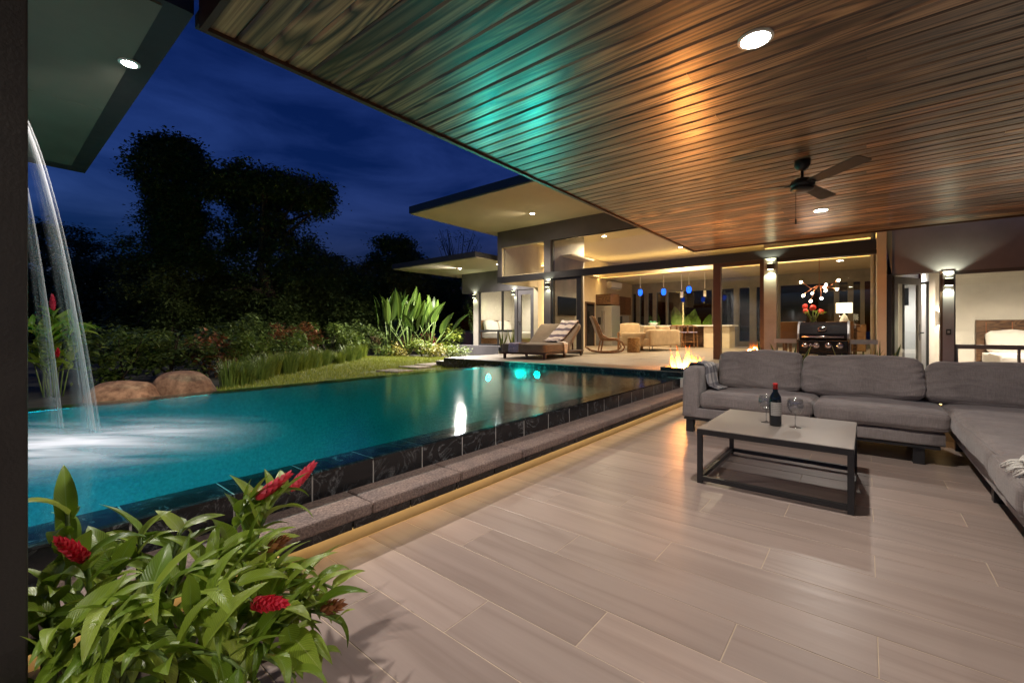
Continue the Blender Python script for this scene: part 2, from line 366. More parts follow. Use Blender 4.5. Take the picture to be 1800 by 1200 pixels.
def cloth_mesh(name, path, width, mat, nw=10, wav=0.012, fringe=True, seed=1, taper=0.0):
    """a strip of cloth hung over a path (list of points), width along a given side vector"""
    pts, side = path; side = Vector(side).normalized(); b = MB(); npt = len(pts)
    vs = []
    for i, p in enumerate(pts):
        for k in range(nw + 1):
            u = k / nw - 0.5
            a = 1 - taper * i / (npt - 1)
            q = Vector(p) + side * width * u * a
            q += Vector((noise.noise(Vector((u * 5, i * 0.5, seed))), noise.noise(Vector((u * 5 + 9, i * 0.5, seed))), noise.noise(Vector((u * 6, i * 0.4, seed + 5))))) * wav
            vs.append(q)
    fs = [(i * (nw + 1) + k, i * (nw + 1) + k + 1, (i + 1) * (nw + 1) + k + 1, (i + 1) * (nw + 1) + k) for i in range(npt - 1) for k in range(nw)]
    b.add(vs, fs)
    for i, p in enumerate(vs): b.uv[i] = ((i // (nw + 1)) / (npt - 1), (i % (nw + 1)) / nw)
    me = b.mesh(name, mat, True); return me
def point(name, loc, power, col, radius=0.05, parent=None):
    l = bpy.data.lights.new(name, 'POINT'); l.energy = power; l.color = col; l.shadow_soft_size = radius
    o = bpy.data.objects.new(name, l); COL.objects.link(o); o.location = loc
    if parent: o.parent = parent
    return o
def spot(name, loc, power, col, angle=120, radius=0.05, rot=(0, 0, 0), blend=0.6, parent=None):
    l = bpy.data.lights.new(name, 'SPOT'); l.energy = power; l.color = col; l.shadow_soft_size = radius; l.spot_size = R(angle); l.spot_blend = blend
    o = bpy.data.objects.new(name, l); COL.objects.link(o); o.location = loc; o.rotation_euler = rot
    if parent: o.parent = parent
    return o
def copy_tree(o, parent=None):
    c = o.copy(); COL.objects.link(c); c.parent = parent
    for ch in o.children: copy_tree(ch, c)
    return c

# ================================================================== GROUND, LAWN
def rings_sheet(name, outer, inner, z, mat):
    (a, b, c, d), (e, f, g, h) = outer, inner          # x0 x1 y0 y1
    vs = [(a, c, z), (b, c, z), (b, d, z), (a, d, z), (e, g, z), (f, g, z), (f, h, z), (e, h, z)]
    return MB().add(vs, [(0, 1, 5, 4), (1, 2, 6, 5), (2, 3, 7, 6), (3, 0, 4, 7)]).mesh(name, mat)
M_ground = stone('dark_ground', (0.012, 0.014, 0.007), (0.05, 0.045, 0.022), sc=4, rough=0.95)
struct('ground', rings_sheet('ground', (-400, 400, -400, 400), (-5.86, 8, -5, 9.0), 0.12, M_ground))
m, nt, b = newmat('lawn_soil'); v = coords(nt)
n = N(nt, 'ShaderNodeTexNoise', Scale=2.5, Detail=5.0); L(nt, v, n.inputs['Vector'])
L(nt, ramp(nt, n.outputs['Fac'], [(0.3, (0.11, 0.15, 0.018)), (0.7, (0.21, 0.235, 0.035))]), b.inputs['Base Color']); b.inputs['Roughness'].default_value = 0.9
M_lawn = m
LAWN = [(-5.9, -1.0), (-6.3, 1.0), (-7.3, 2.2), (-8.6, 3.6), (-10.0, 5.2), (-11.4, 6.7), (-12.6, 7.8), (-11.6, 8.7), (-9.8, 9.3), (-8.2, 9.45), (-7.55, 9.4), (-7.55, 6.6), (-5.9, 6.6)]
lawn = struct('lawn', MB().prism(LAWN, 0.05, 0.20).mesh('lawn', M_lawn))
def inpoly(x, y, P):
    c = False; j = len(P) - 1
    for i in range(len(P)):
        if (P[i][1] > y) != (P[j][1] > y) and x < (P[j][0] - P[i][0]) * (y - P[i][1]) / (P[j][1] - P[i][1]) + P[i][0]: c = not c
        j = i
    return c
gb = MB(); rg = random.Random(3)
for i in range(52000):
    x = rg.uniform(-12.6, -5.9); y = rg.uniform(1.0, 9.4)
    if not inpoly(x, y, LAWN) or noise.noise(Vector((x * 1.7, y * 1.7, 0))) < -0.42: continue
    a = rg.uniform(0, 6.28); h = rg.uniform(0.025, 0.06); w = 0.006
    dx, dy = math.cos(a), math.sin(a)
    gb.add([(x - dy * w, y + dx * w, 0.2), (x + dy * w, y - dx * w, 0.2), (x + dx * h * 0.5, y + dy * h * 0.5, 0.2 + h)], [(0, 1, 2)])
M_blade = leafmat('lawn_blade', (0.20, 0.25, 0.022), (0.40, 0.42, 0.055), rough=0.6)
tag(obj('lawn_grass', gb.mesh('lawn_grass', M_blade, fix=False)), 'short bright green grass covering the lawn past the pool', 'grass', kind='stuff')

# stepping stones at the end of the lawn
M_step = stone('stepping_stone_buff', (0.26, 0.21, 0.15), (0.46, 0.39, 0.29), sc=30)
for i, (px, py, w, d, lab) in enumerate([(757, 641, 0.62, 0.5, 'buff stepping stone lying next to the deck step'), (730, 645, 0.62, 0.45, 'buff stepping stone in the lawn, middle of the row of three'), (694, 652, 0.6, 0.45, 'buff stepping stone in the lawn, farthest from the deck')]):
    p = onz(px, py, 0.215); p.x = max(min(p.x, -6.4), -8.5)
    o = obj('stepping_stone', MB().box(-w / 2, w / 2, -d / 2, d / 2, -0.05, 0.03).mesh('stepping_stone', M_step), None, (p.x, p.y, 0.205), (0, 0, 0.1 * i)); soft(o, 0.015)
    tag(o, lab, 'paving stone', 'stepping stones in the lawn')

# ================================================================== PATIO FLOOR (porcelain planks)
patio = struct('patio_floor', MB().box(-1.985, 4.6, -3.5, 10.09, -0.15, -0.0014).mesh('patio_floor', M_grout))
PW, PL, SH, G = 0.2315, 1.17, 0.39, 0.0035
_pm = {}
def plank(x0, x1, y0, y1, par):
    k = (round(x1 - x0, 3), round(y1 - y0, 3))
    if k not in _pm:
        w, d = k; e = 0.0012
        vs = [(-w / 2, -d / 2, -0.006), (w / 2, -d / 2, -0.006), (w / 2, d / 2, -0.006), (-w / 2, d / 2, -0.006),
              (-w / 2, -d / 2, -e), (w / 2, -d / 2, -e), (w / 2, d / 2, -e), (-w / 2, d / 2, -e),
              (-w / 2 + e, -d / 2 + e, 0), (w / 2 - e, -d / 2 + e, 0), (w / 2 - e, d / 2 - e, 0), (-w / 2 + e, d / 2 - e, 0)]
        fs = [(8, 9, 10, 11)] + [(i, (i + 1) % 4, 4 + (i + 1) % 4, 4 + i) for i in range(4)] + [(4 + i, 4 + (i + 1) % 4, 8 + (i + 1) % 4, 8 + i) for i in range(4)]
        _pm[k] = MB().add(vs, fs).mesh('plank', M_plank)
    o = obj('plank', _pm[k], par, ((x0 + x1) / 2, (y0 + y1) / 2, random.uniform(-0.0004, 0.0004)))
    if random.random() < 0.5: o.rotation_euler = (0, 0, math.pi)
k0 = -6
for k in range(k0, 39):
    y0 = 1.024 + PW * k
    j = (-1.14 + SH * k) % PL
    xs = [-1.975] + [x for x in [j + PL * i for i in range(-4, 5)] if -1.9 < x < 4.3] + [4.4]
    for a, c in zip(xs, xs[1:]): plank(a + G / 2, c - G / 2, y0 + G / 2, y0 + PW - G / 2, patio)

# ================================================================== POOL
PY0, PY1 = -0.45, 6.75
pool = struct('pool_basin', MB().box(-5.86, -2.155, PY0 - 0.2, PY1 + 0.0, -1.25, -1.0).box(-5.86, -5.70, PY0 - 0.2, PY1, -1.0, 0.325)
              .box(-2.36, -2.155, PY0 - 0.2, PY1, -1.0, 0.325).box(-5.70, -2.36, PY0 - 0.2, PY0, -1.0, 0.33).mesh('pool_basin', M_pool))
tiles = [0.3616 - 0.345 * 2 + 0.345 * i for i in range(23)]
cop = MB().box(-0.115, 0.115, -0.169, 0.169, -0.008, 0.004).mesh('coping_tile', M_marble)
fac = MB().box(-0.006, 0.006, -0.1685, 0.1685, -0.064, 0.064).mesh('wall_tile', M_marble)
low = MB().box(-0.008, 0.008, -0.1685, 0.1685, -0.029, 0.029).mesh('wall_tile', M_marble)
fcop = MB().box(-0.085, 0.085, -0.169, 0.169, -0.008, 0.004).mesh('coping_tile', M_marble)
grm = plain('tile_grout', (0.5, 0.48, 0.45), 0.8)
ledge = struct('pool_ledge', MB().box(-2.153, -1.99, PY0 - 0.2, PY1, -0.05, 0.139).box(-1.989, -1.947, PY0 - 0.2, PY1, 0.085, 0.139).mesh('pool_ledge', M_cream))
boxo('wall_grout', -2.154, -2.1363, PY0 - 0.2, PY1, 0.14, 0.3245, grm, pool)
boxo('coping_grout', -2.36, -2.142, PY0 - 0.2, PY1, 0.3255, 0.3325, grm, pool)
for y in tiles:
    yc = y + 0.1725
    if yc > PY1 - 0.1: continue
    obj('coping_tile', cop, pool, (-2.247, yc, 0.331)); obj('wall_tile', fac, pool, (-2.141, yc, 0.263))
    obj('coping_tile', fcop, pool, (-5.782, yc, 0.331)); obj('wall_tile', low, ledge, (-1.941, yc + 0.1, 0.112))
slabm = MB().box(-0.128, 0.128, -0.2985, 0.2985, 0.0, 0.06).mesh('stone_slab', M_ledge)
for i in range(12):
    o = soft(obj('stone_slab', slabm, ledge, (-2.018, PY0 + 0.18 + 0.602 * i, 0.1395 + random.uniform(0, 0.001))), 0.012, 2)
boxo('led_strip', -1.975, -1.955, PY0, PY1, 0.078, 0.0835, E_ledge, ledge)

# water: mirror by Fresnel, clear body, foam where the fall lands
m, nt, b = newmat('pool_water'); nt.nodes.remove(b); out = nt.nodes['Material Output']
v = coords(nt, (1, 1, 1))
n1 = N(nt, 'ShaderNodeTexNoise', Scale=7.0, Detail=3.0, Roughness=0.55, Distortion=0.4); L(nt, v, n1.inputs['Vector'])
v2 = coords(nt, (1.0, 1.4, 1)); n2 = N(nt, 'ShaderNodeTexNoise', Scale=26.0, Detail=3.0); L(nt, v2, n2.inputs['Vector'])
hsum = mixc(nt, 0.45, n1.outputs['Color'], n2.outputs['Color'])
bp = N(nt, 'ShaderNodeBump'); bp.inputs['Strength'].default_value = 0.085; bp.inputs['Distance'].default_value = 0.05; L(nt, hsum, bp.inputs['Height'])
tr = N(nt, 'ShaderNodeBsdfTransparent'); tr.inputs[0].default_value = (0.40, 0.82, 0.88, 1)
gl = N(nt, 'ShaderNodeBsdfGlossy', Roughness=0.075); L(nt, bp.outputs[0], gl.inputs['Normal'])
fz = N(nt, 'ShaderNodeFresnel', IOR=1.42); L(nt, bp.outputs[0], fz.inputs['Normal'])
ws = N(nt, 'ShaderNodeMixShader'); L(nt, fz.outputs[0], ws.inputs[0]); L(nt, tr.outputs[0], ws.inputs[1]); L(nt, gl.outputs[0], ws.inputs[2])
tco = N(nt, 'ShaderNodeTexCoord'); mpg = N(nt, 'ShaderNodeMapping')
mpg.inputs['Location'].default_value = (-3.95, 0.30, 0); mpg.vector_type = 'TEXTURE'
mpg.inputs['Rotation'].default_value = (0, 0, R(39)); mpg.inputs['Scale'].default_value = (1.5, 1.15, 1.0)
L(nt, tco.outputs['Object'], mpg.inputs['Vector'])
gs = N(nt, 'ShaderNodeTexGradient', gradient_type='SPHERICAL'); L(nt, mpg.outputs[0], gs.inputs['Vector'])
mps = N(nt, 'ShaderNodeMapping'); mps.vector_type = 'TEXTURE'; mps.inputs['Rotation'].default_value = (0, 0, R(39)); mps.inputs['Scale'].default_value = (1.1, 0.26, 1)
L(nt, tco.outputs['Object'], mps.inputs['Vector'])
nf = N(nt, 'ShaderNodeTexNoise', Scale=1.25, Detail=3.0, Roughness=0.5, Distortion=0.5); L(nt, mps.outputs[0], nf.inputs['Vector'])
fm = N(nt, 'ShaderNodeMath', operation='MULTIPLY'); gp_ = N(nt, 'ShaderNodeMath', operation='POWER'); gp_.inputs[1].default_value = 1.9; L(nt, gs.outputs[1], gp_.inputs[0]); L(nt, gp_.outputs[0], fm.inputs[0])
L(nt, ramp(nt, nf.outputs['Fac'], [(0.30, (0.0, 0.0, 0.0)), (0.72, (2.6, 2.6, 2.6))]), fm.inputs[1])
fcl = N(nt, 'ShaderNodeClamp', Max=0.92); L(nt, fm.outputs[0], fcl.inputs[0])
df = N(nt, 'ShaderNodeBsdfDiffuse'); df.inputs[0].default_value = (0.50, 0.54, 0.62, 1)
ms = N(nt, 'ShaderNodeMixShader'); L(nt, fcl.outputs[0], ms.inputs[0]); L(nt, ws.outputs[0], ms.inputs[1]); L(nt, df.outputs[0], ms.inputs[2]); L(nt, ms.outputs[0], out.inputs['Surface'])
M_water = m
struct('pool_water', MB().add([(-5.868, PY0, 0.345), (-2.133, PY0, 0.345), (-2.133, PY1, 0.345), (-5.868, PY1, 0.345)], [(0, 1, 2, 3)]).mesh('pool_water', M_water, fix=False))

# underwater lamps
def pool_lamp(loc, rot, power, label, r=0.055, col=(0.0, 0.85, 0.72), ang=140):
    t = thing('pool_lamp', label, 'pool light', loc, group='underwater lamps of the pool'); t.rotation_euler = rot
    obj('rim', MB().lathe([(r + 0.02, -0.01), (r + 0.02, 0.006), (r, 0.008), (r, 0.002)], 20).mesh('rim', M_steel), t)
    obj('lens', MB().lathe([(r, 0.0), (r * 0.8, 0.012), (0.001, 0.016)], 20).mesh('lens', E_teal), t)
    if power: spot('pool_lamp_beam', (0, 0, 0.05), power, col, ang, 0.05, (math.pi, 0, 0), 0.8, t)
    return t
pb = onz(1006, 650, 0.20)
pool_lamp((pb.x, 6.738, 0.20), (R(90), 0, 0), 12, 'teal underwater lamp in the pool wall below the deck edge', r=0.055)
pool_lamp((-5.688, 6.25, 0.13), (0, R(90), 0), 12, 'teal underwater lamp in the far pool wall close to the deck', r=0.055)
for i, (y, w) in enumerate(((0.55, 160), (2.3, 36))):
    pool_lamp((-2.372, y, -0.35), (0, R(-112), 0), w, ['teal underwater lamp under the near coping beside the red ginger', 'teal underwater lamp under the near coping at mid pool'][i], col=(0.0, 0.54, 0.88), ang=105)

# ================================================================== DECK
deck = struct('terrace_deck', MB().box(-7.5, -1.99, 6.752, 10.06, -0.4, 0.405).mesh('terrace_deck', plain('deck_core', (0.05, 0.048, 0.05), 0.6)))
xs = [-7.5 + 0.918 * i for i in range(7)]; ys = [6.74 + 0.83 * i for i in range(5)]
for i in range(6):
    for j in range(4):
        obj('floor_slab', MB().box(-0.4555, 0.4555, -0.4115, 0.4115, 0, 0.014).mesh('floor_slab', M_slab), deck, ((xs[i] + xs[i + 1]) / 2, (ys[j] + ys[j + 1]) / 2, 0.4055))
M_ft = marble('deck_face_marble')
for i in range(16):
    boxo('face_tile', -7.5 + 0.345 * i + 0.002, -7.5 + 0.345 * (i + 1) - 0.002, 6.738, 6.7515, 0.05, 0.4045, M_ft, deck)
step = struct('deck_step', MB().box(-7.95, -7.505, 6.9, 9.0, 0.05, 0.30).mesh('deck_step', M_ft))
obj('tread', MB().box(-7.97, -7.503, 6.88, 9.0, 0.3005, 0.32).mesh('tread', M_slab), step)
st2 = struct('lower_deck_step', MB().box(-8.5, -7.96, 6.95, 8.6, 0.05, 0.225).mesh('lower_deck_step', M_slab))

# low planter with a lit base behind the grey sofa
pl = thing('planter_bed', 'low dark planter bed with a lit base behind the grey sofa', 'planter', (0, 0, 0))
multi('planter_wall', [(-1.35, 1.7, 5.80, 5.86, 0.0, 0.36), (-1.35, 1.7, 6.24, 6.30, 0.0, 0.36), (-1.35, -1.29, 5.86, 6.24, 0, 0.36), (1.64, 1.7, 5.86, 6.24, 0, 0.36)], M_cream, pl)
boxo('coping_strip', -1.39, 1.74, 5.75, 5.87, 0.361, 0.40, M_marble, pl); boxo('coping_strip', -1.39, 1.74, 6.23, 6.34, 0.361, 0.40, M_marble, pl)
boxo('soil', -1.29, 1.64, 5.86, 6.24, 0.02, 0.33, M_soil, pl)
boxo('led_strip', -1.3, 1.65, 5.765, 5.785, 0.345, 0.3595, E_ledge, pl)

# ================================================================== PATIO ROOF
ZC = 2.70
RX0, RX1, RY0, RY1 = -2.78, 4.4, 0.79, 9.45
roof = thing('patio_roof', 'broad flat patio roof lined with varnished brown boards', 'roof', (0, 0, 0))
multi('fascia', [(RX0 - 0.035, RX0, RY0 - 0.03, RY1 + 0.03, ZC - 0.022, 2.93), (RX0, RX1, RY1, RY1 + 0.03, ZC - 0.022, 2.93), (RX0, RX1, RY0 - 0.03, RY0, ZC - 0.022, 2.93)], M_edge, roof)
boxo('gutter', RX0 - 0.10, RX0 - 0.036, RY0 - 0.03, RY1 + 0.03, ZC + 0.015, ZC + 0.09, M_fascia, roof)
boxo('roof_deck', RX0, RX1, RY0, RY1, ZC + 0.026, 2.92, M_fascia, roof)
BW = 0.139; nb = int((RY1 - RY0) / BW); BW = (RY1 - RY0) / nb
_bm = {}
def board(x0, x1, y0, y1):
    k = round(x1 - x0, 3)
    if k not in _bm:
        w = k; d = BW - 0.002; e = 0.012; h = 0.010
        vs = [(-w / 2, -d / 2, h), (w / 2, -d / 2, h), (w / 2, -d / 2 + e, 0), (-w / 2, -d / 2 + e, 0), (-w / 2, d / 2 - e, 0), (w / 2, d / 2 - e, 0), (w / 2, d / 2, h), (-w / 2, d / 2, h),
              (-w / 2, -d / 2, 0.022), (w / 2, -d / 2, 0.022), (w / 2, d / 2, 0.022), (-w / 2, d / 2, 0.022)]
        fs = [(0, 1, 2, 3), (3, 2, 5, 4), (4, 5, 6, 7), (0, 8, 9, 1), (7, 6, 10, 11), (8, 11, 10, 9), (0, 3, 4, 7, 11, 8), (1, 9, 10, 6, 5, 2)]
        _bm[k] = MB().add(vs, fs).mesh('board', M_board)
    o = obj('board', _bm[k], roof, ((x0 + x1) / 2, (y0 + y1) / 2, ZC + random.uniform(-0.0015, 0.0015)))
    o.rotation_euler = (random.gauss(0, 0.009), 0, 0)
for i in range(nb):
    y = RY0 + BW * i; j = random.choice([-0.9, 0.0, 0.9, 1.8, 2.7, 9])
    if j < 5: board(RX0, j - 0.0008, y, y + BW); board(j + 0.0008, RX1, y, y + BW)
    else: board(RX0, RX1, y, y + BW)
def downlight(x, y, z, label, power, r=0.075, angle=150, col=(1.0, 0.92, 0.83), trim=None, tilt=(0, 0, 0)):
    t = thing('downlight', label, 'ceiling light', (x, y, z), group='recessed downlights')
    obj('trim_ring', MB().lathe([(r + 0.016, 0.006), (r + 0.016, -0.004), (r, -0.007), (r - 0.004, 0.0)], 28).mesh('trim_ring', trim or M_plastic), t)
    obj('lens', MB().lathe([(r - 0.002, -0.002), (0.001, -0.003)], 28, cap=False).mesh('lens', E_lamp), t)
    if power: spot('downlight_beam', (0, 0, -0.03), power, col, angle, 0.045, tilt, 0.7, t)
    return t
a = onz(1328, 68, ZC); downlight(a.x, a.y, ZC - 0.004, 'round recessed downlight in the boards above the coffee table', 66)
a = onz(1443, 369, ZC); downlight(a.x, a.y, ZC - 0.004, 'round recessed downlight in the boards just behind the ceiling fan', 66)

# roof over the viewpoint and the water wall, dark soffit
ZL = 2.78
rear = thing('rear_roof', 'dark flat roof corner with a grey soffit above the waterfall', 'roof', (0, 0, 0))
Lp = [(-6.70, -3.6), (4.4, -3.6), (4.4, 0.60), (-2.86, 0.60), (-2.86, 0.75), (-6.70, 0.75)]
obj('fascia', MB().prism(Lp, ZL, 3.05).mesh('fascia', M_fascia), rear)
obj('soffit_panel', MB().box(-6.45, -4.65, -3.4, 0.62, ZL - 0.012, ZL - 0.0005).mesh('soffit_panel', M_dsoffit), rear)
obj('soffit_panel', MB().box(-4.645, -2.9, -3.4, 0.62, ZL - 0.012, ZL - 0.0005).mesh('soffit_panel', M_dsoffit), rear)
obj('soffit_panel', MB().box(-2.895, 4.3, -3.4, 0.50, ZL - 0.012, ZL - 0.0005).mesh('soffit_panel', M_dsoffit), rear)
a = onz(227, 111, ZL - 0.012)
downlight(a.x, a.y, ZL - 0.014, 'small recessed downlight in the dark roof corner over the waterfall', 190, r=0.04, angle=165, tilt=(0, R(18), 0))
downlight(-0.5, -1.6, ZL - 0.014, 'recessed downlight in the rear roof over the near end of the patio', 62)
downlight(1.9, -1.6, ZL - 0.014, 'recessed downlight in the rear roof above the side of the patio', 42)
post = thing('roof_post', 'tall dark square roof post beside the red ginger plant', 'post', (-1.52, -0.03, 0))
soft(obj('shaft', MB().box(-0.1, 0.1, -0.1, 0.1, 0.021, ZL - 0.013).mesh('shaft', M_post), post), 0.004)
soft(obj('base_plate', MB().box(-0.13, 0.13, -0.13, 0.13, 0.0005, 0.02).mesh('base_plate', M_black), post), 0.003)
# wall that carries the waterfall spout
ww = thing('water_wall', 'dark wall behind the post that carries the waterfall spout', 'wall', (0, 0, 0))
boxo('wall_face', -6.3, -3.3, PY0 - 0.4, PY0 - 0.205, -0.2, ZL - 0.013, M_dwall, ww)
multi('spout', [(-4.75, -4.2, PY0 - 0.205, 0.02, 2.64, 2.652), (-4.755, -4.751, PY0 - 0.205, 0.02, 2.64, 2.72), (-4.199, -4.195, PY0 - 0.205, 0.02, 2.64, 2.72)], M_steel, ww)

# ================================================================== HOUSE
FZ = 0.42; HY = 10.10
house = thing('main_house', 'glass fronted living pavilion with a tall clerestory and dark frames', 'house', (0, 0, 0))
HX0, HX1, HB = -8.74, 0.28, 19.6
def hp(name, *a, mat=M_dwall, bev=0): return boxo(name, *a, mat, house, bev)
floor_in = hp('floor', HX0, 0.30, 10.07, HB, 0.0, 0.402, mat=M_grout)
for i in range(8):
    for j in range(8):
        x0 = HX0 + 0.02 + i * 1.125; y0 = 10.08 + j * 1.185
        if y0 < 19: obj('floor_slab', MB().box(0.002, 1.123, 0.002, 1.183, 0, 0.016).mesh('floor_slab', M_slab), floor_in, (x0, y0, 0.4025))
hp('wall', HX0, -8.56, 11.9, HB, FZ, 3.92, mat=M_cream)
hp('wall', HX0 + 0.01, -8.57, 10.2, 11.9, 2.48, 3.92, mat=M_cream)
pier = hp('wall', -7.0, -6.80, 10.25, 11.9, FZ, 3.92, mat=M_conc)
hp('ceiling', HX0 + 0.02, 0.27, 10.2, HB, 3.925, 4.0, mat=M_cream)
hp('beam', HX0, 0.14, 10.02, 10.19, 2.48, 2.66, mat=M_fascia)
hp('header_wall', HX0, HX1, 10.03, 10.19, 3.55, 4.028, mat=M_dwall)
hp('corner_post', HX0, -8.60, 10.035, 10.185, 2.661, 3.549, mat=M_dwall)
hp('column', -7.02, -6.79, 10.03, 10.24, FZ + 0.002, 3.549, mat=M_dwall)
hp('column', -1.60, -1.385, 10.0, 10.22, FZ + 0.002, 2.4785, mat=M_conc)
hp('column', 0.145, 0.275, 10.0, 10.25, 0.0, 2.9, mat=M_cream)
multi('window_frame', [(-6.788, -6.72, 10.06, 10.16, FZ + 0.002, 2.479), (-6.719, -5.981, 10.06, 10.16, 2.42, 2.479), (-6.719, -5.981, 10.06, 10.16, FZ + 0.002, 0.47), (-5.98, -5.84, 10.06, 10.16, FZ + 0.002, 2.479)], M_black, house)
boxo('pane', -6.719, -5.981, 10.105, 10.113, 0.471, 2.419, M_glass, house)
multi('door_frame', [(-2.57, -2.42, 10.05, 10.17, FZ + 0.002, 2.479), (-1.68, -1.603, 10.05, 10.17, FZ + 0.002, 2.479), (-2.419, -1.681, 10.05, 10.17, 2.40, 2.479), (-2.419, -1.681, 10.05, 10.17, FZ + 0.002, 0.46)], M_brown, house)
boxo('pane', -2.419, -1.681, 10.105, 10.113, 0.461, 2.399, M_glass, house)
boxo('window_frame', -1.384, 0.144, 10.06, 10.16, 2.41, 2.479, M_black, house); boxo('window_frame', -1.384, 0.144, 10.06, 10.16, FZ + 0.002, 0.47, M_black, house)
boxo('pane', -1.384, 0.144, 10.105, 10.113, 0.471, 2.409, M_glass, house)
hp('door_jamb', 0.276, 0.345, 10.04, 10.26, 0.0, 2.02, mat=M_black)
# clerestory
multi('clerestory_frame', [(-8.599, -8.575, 10.08, 10.15, 2.661, 3.549), (-7.045, -7.021, 10.08, 10.15, 2.661, 3.549), (-8.574, -7.046, 10.08, 10.15, 3.525, 3.549), (-8.574, -7.046, 10.08, 10.15, 2.661, 2.685)], M_cream, house)
boxo('clerestory_pane', -8.574, -7.046, 10.105, 10.112, 2.686, 3.524, M_glass, house)
multi('clerestory_frame', [(-6.789, -6.755, 10.08, 10.15, 2.661, 3.549), (-6.754, 0.1, 10.08, 10.15, 3.527, 3.549)], M_black, house)
for x0, x1 in ((-6.754, -5.0), (-4.997, -3.2), (-3.197, -1.4), (-1.397, 0.1)):
    boxo('clerestory_pane', x0, x1, 10.105, 10.112, 2.661, 3.526, M_glass, house)
# main roof with broad eaves
rf = thing('main_roof', 'high flat roof with a wide lit soffit over the glass pavilion', 'roof', (0, 0, 0))
boxo('fascia', -9.15, 0.6, 7.03, 20.2, 4.055, 4.23, M_fascia, rf)
boxo('soffit', -9.12, 0.58, 7.06, 20.15, 4.03, 4.054, M_soffit, rf)
a = onz(936, 375, 4.03); downlight(a.x, a.y, 4.026, 'recessed downlight in the high soffit over the deck', 230, r=0.06, angle=150, col=(1, 0.84, 0.62), tilt=(R(-15), R(25), 0))
a = onz(1062, 415, 3.925); downlight(a.x, a.y, 3.921, 'recessed downlight in the living room ceiling behind the clerestory', 250, r=0.06, angle=160, col=(1, 0.78, 0.50))
for i, (x, y, p) in enumerate(((-3.0, 12.6, 180), (-5.0, 15.4, 240), (-2.2, 15.4, 160))):
    downlight(x, y, 3.921, ['recessed ceiling downlight over the indoor sofa', 'recessed ceiling downlight in front of the kitchen island', 'recessed ceiling downlight near the bar stool'][i], p, r=0.06, angle=160, col=(1, 0.78, 0.50))
# dropped ceilings and coves
hp('dropped_ceiling', -8.55, 0.2, 16.2, HB - 0.2, 3.18, 3.28, mat=M_cream)
boxo('cove_strip', -8.5, 0.15, 16.10, 16.19, 3.26, 3.275, E_warm, house)
hp('cove_lip', -8.5, 0.15, 16.06, 16.099, 3.18, 3.31, mat=M_cream)
hp('cove_lip', -6.79, -6.45, 10.6, 11.9, 3.16, 3.20, mat=M_cream)
boxo('cove_strip', -8.55, -8.46, 12.1, 16.0, 3.22, 3.235, E_warm, house)
hp('cove_lip', -8.555, -8.40, 12.1, 16.0, 3.16, 3.215, mat=M_cream)
boxo('cove_strip', -8.558, -8.52, 12.28, 12.33, 0.5, 3.7, E_warm, house)
hp('dropped_ceiling', -1.9, 0.2, 12.0, 14.6, 3.0, 3.1, mat=M_cream)
boxo('cove_strip', -1.88, 0.15, 11.90, 11.99, 3.07, 3.085, E_warm, house)
hp('cove_lip', -1.9, 0.15, 11.86, 11.899, 3.0, 3.13, mat=M_cream)
# back wall: mullions, panes, lintel
hp('lintel', -8.56, 0.2, HB - 0.12, HB, 2.75, 3.92, mat=M_conc)
hp('sill_wall', -8.56, 0.2, HB - 0.12, HB, FZ, 0.6, mat=M_conc)
def backx(px): return ony(px, 560, HB - 0.1).x
for a0, a1 in ((1107, 1112.5), (1119, 1125), (1133, 1139), (1148, 1154), (1171, 1174), (1252, 1256), (1290, 1300), (1318, 1330), (1366, 1372), (1466, 1475), (1490, 1500), (1512, 1520)):
    hp('mullion', backx(a0), backx(a1), HB - 0.16, HB + 0.02, 0.601, 2.749, mat=M_conc)
ed = [1112.5, 1119, 1125, 1133, 1139, 1148, 1154, 1171, 1174, 1252, 1256, 1290, 1300, 1318, 1330, 1366, 1372, 1466, 1475, 1490, 1500, 1512]
for a0, a1 in zip(ed[::2], ed[1::2]):
    boxo('pane', backx(a0) + 0.002, backx(a1) - 0.002, HB - 0.06, HB - 0.052, 0.602, 2.748, M_night, house)
hp('wall', 0.2, 0.27, 10.26, HB, FZ, 3.92, mat=M_conc)
# ------------------------------------------------ wall lamps
def sconce(x, y, z, label, power=9, col=(0.93, 1.0, 0.66), rz=0, w=0.055):
    t = thing('wall_lamp', label, 'wall lamp', (x, y, z), rz, group='up and down wall lamps')
    soft(obj('body', MB().box(-w, w, -0.11, -0.012, -0.055, 0.055).mesh('body', M_black), t), 0.003)
    obj('bracket', MB().box(-0.03, 0.03, -0.012, -0.0005, -0.04, 0.04).mesh('bracket', M_black), t)
    for s in (1, -1):
        o = obj('lens', MB().box(-w * 0.8, w * 0.8, -0.10, -0.022, -0.002, 0.002).mesh('lens', E_sconce), t, (0, 0, s * 0.0575))
        spot('wall_lamp_beam', (0, -0.06, s * 0.07), power, col, 115, 0.02, (math.pi if s > 0 else 0, 0, 0), 0.35, t)
    return t
def sc_at(px, py, y, label, **k):
    p = ony(px, py, y); return sconce(p.x, y, p.z, label, **k)
sc_at(1355, 469, 9.998, 'black up and down wall lamp on the concrete column behind the sofa')
sc_at(964, 501, 10.028, 'black up and down wall lamp on the dark column near the lounger')

